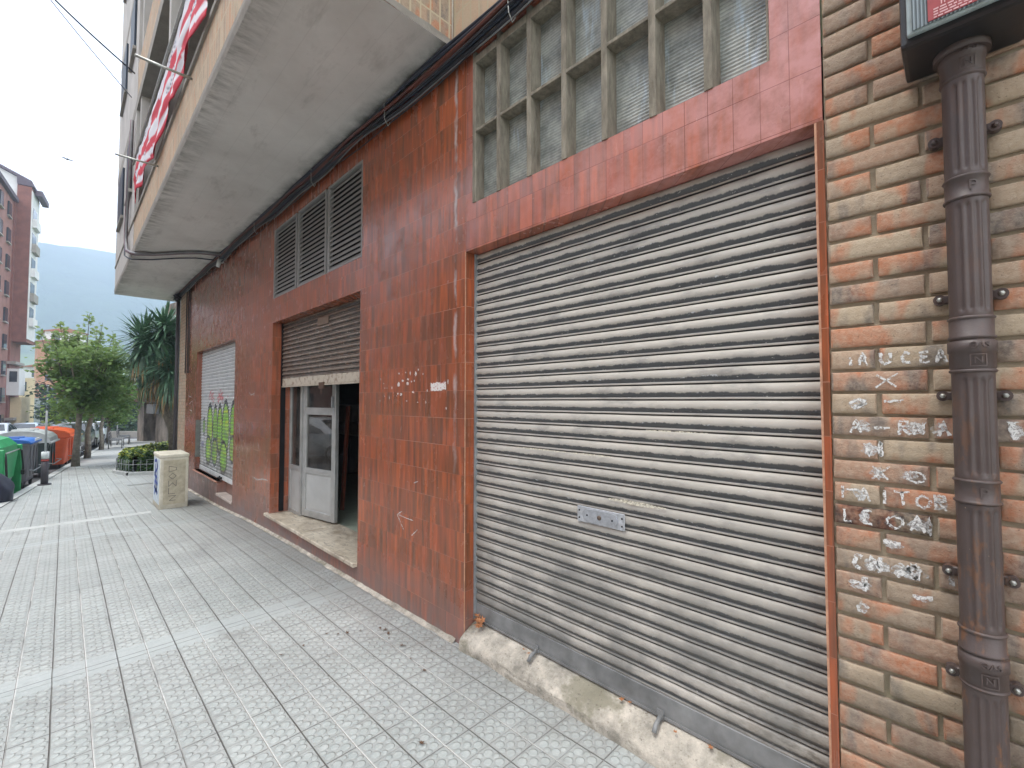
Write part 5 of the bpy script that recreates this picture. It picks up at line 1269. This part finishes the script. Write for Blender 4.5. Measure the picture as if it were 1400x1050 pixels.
# unclear dark shape at the left edge built as a sack; white car mirrored in the door
SK = thing('rubbish_sack', tuple(kp(-.15, .10, -.125)), 'dark blue lumpy sack with a reddish patch at the left edge before the green container', 'sack')
b0_ = kp(-.15, .12, -.125)
def sack(u, v, s=1.):
    a = 2*PI*u; h = v; r = .30*math.sin(PI*min(.97, .12+h*.86))**.6*(1+.16*mnoise.noise(Vector((math.cos(a)*1.5, math.sin(a)*1.5, h*3))))*s
    return (b0_.x+r*math.cos(a), b0_.y+r*math.sin(a), b0_.z+.72*h)
mb = MB(); mb.grid(28, 16, lambda u, v: sack(u, v), smooth=True); mb.build('bag', simple('navy_sacking', (.015, .020, .040), .55, 0, .3, 5, .1), SK)
mb = MB(); mb.grid(6, 5, lambda u, v: sack(.78+.22*u, .50+.14*v, 1.03), smooth=True); mb.build('reddish_patch', simple('pinkish_patch', (.42, .20, .17), .7), SK)
c_ = copy_tree(cA, kp(.3, 4.4, -.12), ANG, 'white car across the road, seen mirrored in the shop door glass')

# benches
def make_bench(label):
    t = thing('bench', (0, 0, 0), label, 'bench', 'metal benches between the plane trees', local=True)
    M_b = M_benchm
    mb = MB()
    for i in range(6): mb.box((-.85, -.24+i*.085, .43), (.85, -.24+i*.085+.06, .46))
    mb.build('seat', M_b, t)
    for sx in (-.8, .8):
        mb = MB(); mb.tube([(sx, -.24, 0), (sx, -.24, .43), (sx, .26, .43), (sx, .26, 0)], .028, 7); mb.build('leg', M_b, t)
    mb = MB(); mb.box((-.85, .25, .62), (.85, .28, .70)); mb.box((-.85, .26, .76), (.85, .29, .82)); mb.tube([(-.8, .25, .43), (-.8, .30, .84)], .02, 6); mb.tube([(.8, .25, .43), (.8, .30, .84)], .02, 6); mb.build('backrest', M_b, t)
    return t
M_benchm = simple('bench_grey_metal', (.20, .20, .20), .5, .1, objc=True)
bn = make_bench('nearer grey bench under the third plane tree'); bn.location = (-30.9, 1.95, gz(-30.9)+.02); bn.rotation_euler = (0, 0, ANG+.0)
copy_tree(bn, (-34.6, 2.5, gz(-34.6)+.02), ANG, 'farther grey bench beyond the third plane tree')

# ================================================================== BUILDINGS AROUND
def facade(name, parent, o, ex, w, h, mat, wins, glass=M_dglass, frame=None):
    "wall panel of width w along ex from o, with window children"
    pass
def blockbuilding(name, label, p0, ang, w, d, h, wall, roof=None, floors=4, bays=3, wmat=M_dglass, band=None, balc=False, z0=None, sides=('f', 'r')):
    t = thing(name, (0, 0, 0), label, 'building', local=True); t.location = (*p0, z0 if z0 is not None else -5); t.rotation_euler = (0, 0, ang)
    mb = MB(); mb.box((0, 0, 0), (w, d, h)); wl = mb.build('wall', wall, t)
    if roof:
        mb = MB(); e = .5; mb.prism([(-e, 0), (w+e, 0), (w/2, min(2.5, w*.16))], lambda a, b: (a, -e, h+.003+b), lambda a, b: (a, d+e, h+.003+b)); mb.build('roof', roof, t, fix=True)
    fh = h/floors
    for f in range(floors):
        for b in range(bays):
            x = w*(b+.5)/bays; z = f*fh+fh*.3; ww = w/bays*.42
            mb = MB(); mb.box((x-ww/2, -.05, z), (x+ww/2, -.004, z+fh*.5)); wn = mb.build('window', wmat, t)
            if band: mb = MB(); mb.box((x-ww/2-.12, -.09, z-.12), (x+ww/2+.12, -.004, z-.01)); mb.build('sill', band, wn)
            if 'r' in sides:
                pass
        if balc:
            mb = MB(); mb.box((w*.08, -1.1, f*fh+.02), (w*.92, -.01, f*fh+1.05)); mb.build('balcony', band or wall, t)
        if 'r' in sides:
            nb = max(1, int(d/4))
            for b in range(nb):
                y = d*(b+.5)/nb
                mb = MB(); mb.box((w+.004, y-.7, f*fh+fh*.3), (w+.05, y+.7, f*fh+fh*.8)); mb.build('window', wmat, t)
    return t
M_redbr = simple('red_brown_brick', (.20, .085, .065), .9, 0, .2, 1.5, .2); M_redbr2 = simple('dusty_rose_brick', (.26, .13, .105), .9, 0, .2, 1.2, .2)
M_whiteR = simple('white_render', (.62, .62, .60), .85, 0, .1, .6); M_yelR = simple('cream_yellow_render', (.58, .48, .30), .85, 0, .15, .8); M_roofT = simple('clay_roof', (.33, .13, .07), .85, 0, .3, 1.5); M_orR = simple('orange_render', (.45, .22, .13), .85, 0, .15, .8)
# left street block: built in camera-independent street frame; its gable wall faces up the street
LB = thing('brick_apartment_block', (-76, -3, -4.2), 'tall red brick apartment block with pale bays on the left side of the street', 'building')
sd = Vector((-.994, .11, 0)).normalized(); nd = Vector((-.11, -.994, 0)).normalized()   # down street, towards left
OB = Vector((-74.9, -3.35, -4.6))     # corner nearest the street
def lbx(mb, a0, a1, b0, b1, z0, z1, mi=0):
    "a: along street from OB, b: to the left, z above base"
    M = Matrix(((sd.x, nd.x, 0, OB.x), (sd.y, nd.y, 0, OB.y), (0, 0, 1, OB.z), (0, 0, 0, 1)))
    mb.obox(M, (a0, b0, z0), (a1, b1, z1), mi)
mb = MB(); lbx(mb, 0, 5, 1.14, 9, 0, 27.3); mb.build('wall', M_redbr, LB, fix=True)
mb = MB(); lbx(mb, 0.4, 4.6, .0, 1.136, 11.2, 29.2); mb.build('bay', M_redbr, LB, fix=True)
mb = MB(); lbx(mb, .39, 4.6, -.06, -.004, 11.6, 28.8); mb.build('white_bay_front', M_whiteR, LB, fix=True)
LBM = Matrix(((sd.x, nd.x, 0, OB.x), (sd.y, nd.y, 0, OB.y), (0, 0, 1, OB.z), (0, 0, 0, 1)))
mb = MB(); mb.prism([(1.15, 27.31), (12, 27.31), (12, 35.2), (1.15, 30.1)], lambda b_, z_: LBM @ Vector((.6, b_, z_)), lambda b_, z_: LBM @ Vector((4.7, b_, z_))); mb.build('gable', M_whiteR, LB, fix=True)
M_eave = simple('dark_eave', (.10, .08, .10), .8)
mb = MB(); mb.prism([(-.2, 29.25), (.0, 29.9), (12.2, 35.7), (12.2, 35.3), (1.2, 30.15), (1.14, 29.25)], lambda b_, z_: LBM @ Vector((.3, b_, z_)), lambda b_, z_: LBM @ Vector((5.2, b_, z_))); mb.build('roof', M_eave, LB, fix=True)
mb = MB(); lbx(mb, 1.2, 5.4, -.75, -.2, 28.6, 29.2); mb.build('eave', M_eave, LB, fix=True)
mb = MB(); lbx(mb, -34., -.01, 1.30, 9, 0, 27.0); w2 = mb.build('lower_wing', M_redbr2, LB, fix=True)
mb = MB(); lbx(mb, -34.4, .30, .95, 9.2, 27.05, 27.5); mb.build('cornice', M_eave, LB, fix=True)
for a0_, a1_ in ((-12.5, -8.6), (-20, -16)):
    mb = MB(); lbx(mb, a0_, a1_, 1.2, 1.295, 9, 27.0); mb.build('pale_panel', M_whiteR, LB, fix=True)
mb = MB(); lbx(mb, -8.5, -7.9, .95, 1.295, 6, 27.0); mb.build('brick_pilaster', M_redbr, LB, fix=True)
for f in range(9):
    z = 1.5+f*2.9
    for a in (-11.2, -6.0, -2.6):
        mb = MB(); lbx(mb, a, a+1.2, 1.15, 1.29 if a > -8 else 1.195, z, z+1.5); wn = mb.build('window', M_dglass, LB, fix=True)
        mb = MB(); lbx(mb, a-.1, a+1.3, 1.08, 1.29 if a > -8 else 1.195, z-.15, z-.01); mb.build('sill', M_slabedge, wn, fix=True)
    if z > 11.5:
        for a in (1.0,):
            mb = MB(); lbx(mb, a, a+2.4, -.42, -.07, z, z+1.0); mb.build('balcony', M_slabedge if f % 2 else M_whiteR, LB, fix=True)
            mb = MB(); lbx(mb, a+.1, a+2.3, -.09, -.065, z+1.02, z+2.3); mb.build('window', M_dglass, LB, fix=True)
for z, m in ((2.3, M_dglass), (8.6, M_dglass)):
    mb = MB(); lbx(mb, -.4, 4, .6, 1.29, z, z+.3); mb.build('balcony', M_slabedge, LB, fix=True)
mb = MB(); lbx(mb, -.05, 3, .35, 1.296, 5.1, 8.1); eb = mb.build('enclosed_balcony', M_whiteR, LB, fix=True)
mb = MB(); lbx(mb, -.09, -.055, .5, 1.1, 6.6, 7.8); mb.build('window', M_dglass, eb, fix=True)
mb = MB(); lbx(mb, 1, 6, .3, 1.29, 0, 4.9); mb.build('ground_floor', M_yelR, LB, fix=True)
wa = ANG+PI/2   # block fronts face up the street
BW = blockbuilding('white_apartment_block', 'white apartment block with rows of balconies and a clay roof far down the street', (0, 0), 0, 9, 8, 13.5, M_whiteR, M_roofT, 4, 2, band=M_whiteR, balc=True)
BO = blockbuilding('orange_apartment_tower', 'slender orange and white block with a clay roof behind the plane trees', (0, 0), 0, 4, 9, 17, M_orR, M_roofT, 6, 1)
BG = blockbuilding('white_tower_block', 'tall white block rising behind the crown of the nearest plane tree', (0, 0), 0, 6, 9, 19.5, M_whiteR, M_roofT, 7, 2)
BY = blockbuilding('cream_house', 'narrow cream yellow house front between the brick block and the white apartments', (0, 0), 0, 3., 8, 8.5, M_yelR, None, 3, 1)
BC = blockbuilding('glazed_low_building', 'low grey building with shop glass at the foot of the white block', (0, 0), 0, 10, 8, 5.5, simple('grey_front', (.22, .25, .25), .7), None, 1, 4)
def put(t, px, py_base, dist, z=None, turn=0.):
    "stand a building so that its left front corner lies in the direction of photo pixel px, at the given distance"
    d = raydir(px, 560); d.z = 0; d.normalize(); p = d*dist; t.location = (p.x, p.y, z if z is not None else gz(p.x, 0)); t.rotation_euler = (0, 0, R(49+90-49)+R(4)+turn)
put(BW, 30, 0, 150, -6.0); put(BO, 48, 0, 128, -5.5); put(BG, 58, 0, 131, -5.5); put(BY, 6, 0, 100, -5.2); put(BC, 48, 0, 120, -5.2)

# old plastered house at the corner of the side street
OH = thing('old_house', (-36, 5, gz(-36)), 'old stained plaster house with a dark doorway under a brown eave', 'building')
A0, A1 = Vector((-38.3, 3.42, 0)), Vector((-30.0, 5.05, 0)); ex = (A1-A0).normalized(); ey = Vector((-ex.y, ex.x, 0)); LL = (A1-A0).length
OM = Matrix(((ex.x, ey.x, 0, A0.x), (ex.y, ey.y, 0, A0.y), (0, 0, 1, -2.9), (0, 0, 0, 1)))
k = NT('stained_plaster'); P = k.pos(); c = k.mix(k.rng(k.noise(k.scale(P, 1, 1, .35), 2.2, 6, .7), .35, .65), (.10, .085, .07), (.36, .30, .25)); M_stain = k.set(c, .9)
mb = MB(); mb.obox(OM, (0, 0, 0), (1.1, 7, 2.7)); mb.obox(OM, (3.1, 0, 0), (LL, 7, 2.7)); mb.obox(OM, (1.1, .9, 0), (3.1, 7, 2.7)); mb.build('wall', M_stain, OH, fix=True)
mb = MB(); mb.obox(OM, (-1.9, -.35, 2.75), (LL+.3, 7.5, 3.7)); mb.build('eave', simple('brown_eave', (.11, .065, .05), .85, 0, .3, 1.5), OH, fix=True)
mb = MB(); mb.obox(OM, (1.12, .86, 0), (3.08, .895, 2.5)); mb.build('doorway', simple('gloomy_doorway', (.035, .03, .03), .9), OH, fix=True)
mb = MB(); mb.obox(OM, (5.6, -.04, .1), (6.3, -.003, 2.4)); mb.build('red_door', simple('dark_red_door', (.22, .035, .035), .7), OH, fix=True)
mb = MB(); mb.obox(OM, (6.5, -.05, 0), (7.4, -.003, 2.6)); mb.build('white_strip', simple('whitewashed_strip', (.50, .49, .46), .9, 0, .2, 3), OH, fix=True)
mb = MB(); mb.obox(OM, (2.5, -.3, 2.05), (3.6, -.02, 2.65)); mb.build('window_cage', M_steel, OH, fix=True)
mb = MB(); mb.obox(OM, (-.5, 1.5, 3.75), (LL, 7, 9.5)); mb.build('upper_storey', M_stain, OH, fix=True)
# low trees & hedge belt across the side street
FT = []
def belt_tree(x, y, h, r, lab, seed):
    rnd = random.Random(seed); t = thing('dense_tree', (x, y, -4.0), lab, 'tree', 'bushy trees beyond the side street')
    mb = MB(); mb.tube([(x, y, -4.4), (x, y, -4+h*.5)], .16, 7); mb.build('trunk', M_bark, t)
    mb = MB(); pts = []
    for _ in range(26):
        c = Vector((x+rnd.uniform(-r, r), y+rnd.uniform(-r, r), -3.6+rnd.uniform(.1, 1)*h)); q = rnd.uniform(.5, .9)
        for _ in range(60): pts.append(c+Vector((rnd.gauss(0, 1), rnd.gauss(0, 1), rnd.gauss(0, .8)))*q*.7)
    leaf_cloud(mb.bm, pts, .42, rnd); mb.build('crown', M_farleaf, t)
for i, (px, dist, h, r) in enumerate(((118, 66, 4.6, 2.6), (140, 60, 4.3, 2.6), (163, 62, 4.5, 2.6), (186, 66, 5.0, 2.8), (100, 78, 5.5, 2.8), (212, 70, 6, 3))):
    d = raydir(px, 560); d.z = 0; d.normalize(); p = d*dist
    belt_tree(p.x, p.y, h, r, ['bushy dark tree beyond the white parked cars', 'bushy tree behind the road sign across the side street', 'dark green tree over the pale road end', 'dark tree beside the old house corner', 'distant bushy tree left of the others behind the trunks', 'tree standing behind the old house'][i], 40+i)
# streetlamps and sign far away
def lamp(px, dist, h, lab):
    d = raydir(px, 560); d.z = 0; d.normalize(); p = d*dist; z0 = gz(p.x, 0)-.1
    t = thing('street_lamp', (p.x, p.y, z0), lab, 'street lamp')
    mb = MB(); mb.tube([(p.x, p.y, z0), (p.x, p.y, z0+h*.6), (p.x, p.y, z0+h)], [.09, .07, .05], 8); mb.build('pole', M_steel, t)
    mb = MB(); mb.box((p.x-.5, p.y-.12, z0+h), (p.x+.3, p.y+.12, z0+h+.12), bev=.03); mb.build('lamp_head', M_alup, t)
lamp(64, 70, 5.5, 'slim grey street lamp behind the orange container')
lamp(131, 44, 3.0, 'short pale lamp post among the trees beyond the parked cars')
d = raydir(161, 560); d.z = 0; d.normalize(); p = d*54; z0 = gz(p.x, 0)-.1; RS = thing('road_sign', (p.x, p.y, z0), 'round road sign on a post across the side street', 'sign')
mb = MB(); mb.tube([(p.x, p.y, z0), (p.x, p.y, z0+2.3)], .05, 7); mb.build('pole', M_steel, RS)
mb = MB(); Mx = Matrix.Rotation(R(90), 4, 'Y'); mb.lathe([(.001, -.02), (.34, -.02), (.34, .02), (.001, .02)], (p.x+.08, p.y, z0+2.3), 18, Mx); mb.build('sign_disc', simple('sign_red_white', (.55, .30, .28), .5), RS)
# low wall across the side street
mb = MB(); q0, q1 = raydir(100, 560), raydir(200, 560); q0.z = q1.z = 0; q0 = q0.normalized()*56; q1 = q1.normalized()*50
for a, b in ((q0, q1),):
    n = Vector((1, 0, 0)); mb.quad((a.x, a.y, -4.2), (b.x, b.y, -4.2), (b.x, b.y, -2.75), (a.x, a.y, -2.75)); mb.quad((a.x, a.y, -2.75), (b.x, b.y, -2.75), (b.x-.3, b.y, -2.75), (a.x-.3, a.y, -2.75)); mb.quad((a.x-.3, a.y, -2.75), (b.x-.3, b.y, -2.75), (b.x-.3, b.y, -4.2), (a.x-.3, a.y, -4.2))
o = mb.build('low_wall', simple('pale_wall', (.46, .46, .42), .85, 0, .15, 1)); tag(o, 'low pale wall across the side street in front of the dark trees', 'wall')

# houses facing the shops: they shade the low sky and show in the glazed tiles and the panes
for i, (xa, xb, hh, mt) in enumerate(((-30, -12.2, 10.5, M_redbr2), (-12, 8, 12.5, M_orR))):
    t = thing('street_house', ((xa+xb)/2, -15, -2), ['rose brick house front facing the shops, opposite the bins', 'ochre house front facing the garage shutter from across the road'][i], 'building')
    mb = MB(); mb.box((xa, -26, -2.3), (xb, -14.2, hh)); mb.build('wall', mt, t)
    for f in range(4):
        n = int((xb-xa)/3)
        for b_ in range(n):
            x = xa+(xb-xa)*(b_+.5)/n; z = -1.2+f*3
            mb = MB(); mb.box((x-.6, -14.19, z), (x+.6, -14.12, z+1.6)); mb.build('window', M_dglass, t)
# ================================================================== THINGS INSIDE THE SHOP
pk = thing('plank', (-6.1, 2.7, -1.53), 'reddish plank leaning inside the shop doorway', 'plank')
mb = MB(); Mk = Matrix.Translation((-6.12, 2.74, -1.53)) @ Matrix.Rotation(R(-7), 4, 'Y') @ Matrix.Rotation(R(-6), 4, 'X'); mb.obox(Mk, (0, 0, 0), (.07, .03, 1.45)); mb.build('board', simple('red_wood', (.22, .055, .03), .5), pk)
wb = thing('workbench', (-9., 4.5, -1.53), 'grey workbench with boxes deep inside the dark shop', 'workbench')
mb = MB(); mb.box((-11.6, 4.1, -.72), (-6.6, 5.0, -.45), bev=.01); mb.build('worktop', simple('dusty_worktop', (.34, .33, .30), .8), wb)
for xx in (-11.3, -9.0, -6.8):
    mb = MB(); mb.box((xx-.05, 4.2, -1.53), (xx+.05, 4.9, -.725)); mb.build('leg', simple('bench_leg', (.08, .08, .08), .8) if xx == -11.3 else bpy.data.materials['bench_leg'], wb)
bxx = thing('cardboard_box', (-9.8, 4.4, -.45), 'pale box standing on the workbench inside the shop', 'box'); mb = MB(); mb.box((-10.6, 4.2, -.449), (-8.9, 4.8, -.12), bev=.01); mb.build('box_body', simple('pale_card', (.38, .36, .31), .85), bxx); mb = MB(); mb.box((-10.62, 4.4, -.119), (-8.88, 4.6, -.112)); mb.build('tape', simple('tape', (.28, .22, .14), .4), bxx)
cs = thing('covered_stack', (-6.6, 3.0, -1.53), 'stack under a pale sheet with dark spots behind the door glass', 'covered stack')
k = NT('spotted_sheet'); P = k.pos(); c = k.mix(k.rng(k.noise(P, 7, 2, .4), .60, .64), (.62, .60, .54), (.12, .12, .11)); M_spot = k.set(c, .8)
mb = MB(); mb.grid(20, 24, lambda u, v: (-7.15+.72*u+.02*math.sin(v*20), 2.72+.05*mnoise.noise(Vector((u*5, v*4, 0)))+.03*math.sin(u*14), -1.52+.98*v), smooth=True); mb.grid(10, 6, lambda u, v: (-7.15+.72*u, 2.72+.12*v, -.54+.02*math.sin(u*14)), smooth=True); mb.grid(4, 10, lambda u, v: (-6.43, 2.72+.12*u, -1.52+.98*v), smooth=True); mb.build('sheet', M_spot, cs)

# ================================================================== FALLEN LEAVES, WEEDS
M_dry = [simple('dry_leaf_orange', (.36, .15, .06), .75, 0, .3, 60, objc=True), simple('dry_leaf_brown', (.10, .055, .03), .8, 0, .3, 60, objc=True)]
def leaf_mesh(name, rnd, s, m):
    mb = MB(); n = 12; c = mb.bm.verts.new((0, 0, .004)); ring = []
    for i in range(n):
        a = 2*PI*i/n; r = s*(1. if i % 2 == 0 else .48)*rnd.uniform(.75, 1.15); ring.append(mb.bm.verts.new((r*math.cos(a), r*.8*math.sin(a), .004+rnd.uniform(0, .35)*s*(r/s))))
    for i in range(n): mb.bm.faces.new((c, ring[i], ring[(i+1) % n]))
    mb.tube([(0, 0, .004), (s*1.3, .1*s, .006)], s*.04, 4)
    return mb.build(name, m)
rl = random.Random(21)
def gpt(px, py, dz=0):
    d = raydir(px, py); z = -1.66
    for _ in range(6): t = z/d.z; x, y = d.x*t, d.y*t; z = gz(x, y)
    return Vector((x, y, z+dz))
LAB = {0: 'dry orange leaf in the little heap at the left corner of the garage threshold', 1: 'dark withered leaf lying on the pavement before the red pillar', 2: 'dry leaf lying on the garage threshold'}
for (px, py, kind, s) in ((527,862,1,.020),(531,867,1,.014),(550,884,1,.018),(562,902,1,.010),(475,866,1,.014),(462,868,1,.010),(446,868,1,.011),(580,918,1,.013),(520,860,1,.012),(576,1018,1,.016),(532,874,1,.009),(590,892,1,.008),(493,863,1,.009),(415,884,1,.010),(384,897,1,.012)):
    p = gpt(px, py, .004); o = leaf_mesh('fallen_leaf', rl, s*1.25, M_dry[1]); o.location = p; o.rotation_euler = (rl.uniform(-.2, .2), rl.uniform(-.2, .2), rl.uniform(0, 6)); tag(o, LAB[1], 'leaf', 'withered leaves scattered before the red pillar')
for i in range(11):
    o = leaf_mesh('fallen_leaf', rl, rl.uniform(.022, .034), M_dry[0 if i % 4 else 1]); o.location = (-2.37+abs(rl.gauss(0, .055)), 2.035-abs(rl.gauss(0, .03)), -1.512+i*.004); o.rotation_euler = (rl.uniform(-.6, .6), rl.uniform(-.6, .6), rl.uniform(0, 6)); tag(o, LAB[0], 'leaf', 'dry leaves heaped at the threshold corner')
for x, y in ((-1.24, 2.02), (-1.20, 2.03), (-.95, 2.0), (-1.85, 1.99), (-.80, 2.02), (-1.9, 2.0)):
    o = leaf_mesh('fallen_leaf', rl, rl.uniform(.012, .022), M_dry[0]); o.location = (x, y, -1.512); o.rotation_euler = (0, 0, rl.uniform(0, 6)); tag(o, LAB[2], 'leaf', 'dry leaves on the garage threshold')
# peeled poster scraps and scratches on the pillar tiles
M_paper = NT('torn_paper'); k = M_paper; c = k.mix(k.rng(k.noise(None, 60, 3, .6), .55, .62), (.74, .70, .66), (.45, .12, .10)); M_paper = k.set(c, .85)
ps = thing('poster_scraps', (-3.1, D, .1), 'torn remains of white posters stuck on the red pillar', 'poster remains')
mb = MB(); yp = D-.0015
def scrap(mb, cx, cz, rx, rz, rnd, n=11):
    poly = [(cx+rx*math.cos(2*PI*i/n)*rnd.uniform(.5, 1.1), cz+rz*math.sin(2*PI*i/n)*rnd.uniform(.5, 1.1)) for i in range(n)]
    mb.prism(poly, lambda a, b: (a, yp, b), lambda a, b: (a, yp-.0008, b))
rp = random.Random(9)
for x, z, rx, rz in ((-3.27,.218,.012,.010),(-3.17,.22,.014,.006),(-3.10,.215,.008,.022),(-3.02,.205,.016,.020),(-2.985,.235,.008,.012),(-3.13,.165,.018,.010),(-3.27,.125,.022,.026),(-3.21,.155,.020,.012),(-3.14,.13,.024,.016),(-3.235,.045,.026,.012),(-3.285,.05,.016,.008),(-3.05,.06,.020,.010),(-3.04,.15,.008,.010),(-3.08,.145,.010,.008),(-3.5,.10,.006,.006),(-3.46,.10,.005,.005),(-3.57,.18,.007,.012),(-3.52,.14,.010,.004),(-3.38,.10,.008,.012),(-3.50,.03,.006,.008),(-3.42,.02,.007,.016),(-3.58,-.01,.012,.005),(-3.3,.03,.004,.008),(-2.92,.20,.008,.006),(-2.86,.07,.006,.012),(-2.60,.13,.006,.018),(-2.88,-.02,.010,.012),(-2.99,-.02,.012,.004),(-3.15,-.01,.012,.004),(-2.62,-.06,.006,.012)): scrap(mb, x, z, rx, rz, rp)
mb.build('paper_scraps', M_paper, ps, fix=True)
mb = MB(); poly = [(-2.815+.0*i, 0) for i in range(0)]
top_ = [(-2.815+.19*i/12, .128+rp.uniform(-.006, .005)) for i in range(13)]; bot_ = [(-2.625-.19*i/12, .072+rp.uniform(-.008, .006)) for i in range(13)]
mb.prism(top_+bot_, lambda a, b: (a, yp, b), lambda a, b: (a, yp-.0008, b)); mb.build('sticker_remnant', M_paper, ps, fix=True)
# white scratches, spray ticks on the tiles
sct = MB()
def tick(pts, w=.006): 
    for (a, b) in zip(pts, pts[1:]): ribbon(sct, [a, b], w, D-.0012)
def wp(px, py):
    d = raydir(px, py); t = D/d.y; return (d.x*t, d.z*t)
for st in ([(347,653),(352,656),(359,655),(366,657)], [(341,536),(343,540),(348,538)], [(258,541),(262,543)], [(259,552),(263,548),(262,562),(259,560)], [(543,703),(565,712)], [(543,703),(552,724)], [(543,703),(550,699)], [(563,732),(571,724)], [(566,660),(572,658)], [(353,605),(354,616)]):
    tick([wp(*q) for q in st], .014 if st[0][0] < 370 else .006)
sct.build('scratch_marks', M_chalk, B)
# ================================================================== SKY AND LIGHT
w = bpy.data.worlds.new("World"); sc.world = w; w.use_nodes = True; nt = w.node_tree; nt.nodes.clear()
out = nt.nodes.new('ShaderNodeOutputWorld'); bg = nt.nodes.new('ShaderNodeBackground'); sky = nt.nodes.new('ShaderNodeTexSky'); sky.sky_type = 'NISHITA'; sky.sun_disc = False
SEL, SAZ = 73., 205.
sky.sun_elevation = R(SEL); sky.sun_rotation = R(SAZ); sky.air_density = 1.2; sky.dust_density = 3.
mixn = nt.nodes.new('ShaderNodeMix'); mixn.data_type = 'RGBA'; mixn.inputs[0].default_value = .82
tc = nt.nodes.new('ShaderNodeTexCoord'); ns = nt.nodes.new('ShaderNodeTexNoise'); ns.inputs['Scale'].default_value = 2.2; ns.inputs['Detail'].default_value = 6
nt.links.new(tc.outputs['Generated'], ns.inputs[0]); rp_ = nt.nodes.new('ShaderNodeValToRGB'); nt.links.new(ns.outputs['Fac'], rp_.inputs[0])
rp_.color_ramp.elements[0].position = .3; rp_.color_ramp.elements[0].color = (.86, .88, .92, 1); rp_.color_ramp.elements[1].position = .7; rp_.color_ramp.elements[1].color = (1, 1, 1, 1)
ml = nt.nodes.new('ShaderNodeMix'); ml.data_type = 'RGBA'; ml.blend_type = 'MULTIPLY'; ml.inputs[0].default_value = 1; ml.inputs[7].default_value = (CLOUD, CLOUD*1.0, CLOUD*1.02, 1)
nt.links.new(rp_.outputs[0], ml.inputs[6]); nt.links.new(sky.outputs[0], mixn.inputs[6]); nt.links.new(ml.outputs[2], mixn.inputs[7]); nt.links.new(mixn.outputs[2], bg.inputs[0]); bg.inputs[1].default_value = .12; nt.links.new(bg.outputs[0], out.inputs[0])
sd_ = bpy.data.lights.new('sun', 'SUN'); sd_.energy = 1.9; sd_.angle = R(18); sd_.color = (1, .95, .87); so = bpy.data.objects.new('sun', sd_); COL.objects.link(so)
az = R(SAZ); so.rotation_euler = (R(90-SEL), 0, PI-az)
sc.view_settings.view_transform = 'Standard'; sc.view_settings.look = 'None'; sc.view_settings.exposure = EXPO; sc.view_settings.gamma = 1
# ---- the hazy air
if HAZE:
    k = NT('air'); k.t.nodes.remove(k.b); pv_ = k.n('ShaderNodeVolumePrincipled'); pv_.inputs['Density'].default_value = HAZE; pv_.inputs['Color'].default_value = (.66, .80, 1, 1); pv_.inputs['Anisotropy'].default_value = .2
    k.l(pv_.outputs[0], k.out.inputs['Volume'])
    mb = MB(); mb.box((-1890, -930, -9.5), (70, 1650, 420)); tag(mb.build('haze', k.m), kind='stuff')
sc.cycles.max_bounces = 8; sc.cycles.diffuse_bounces = 4; sc.cycles.volume_bounces = 1
sc.cycles.use_denoising = True
for o in list(bpy.data.objects):
    if '_w' in o: del o['_w']
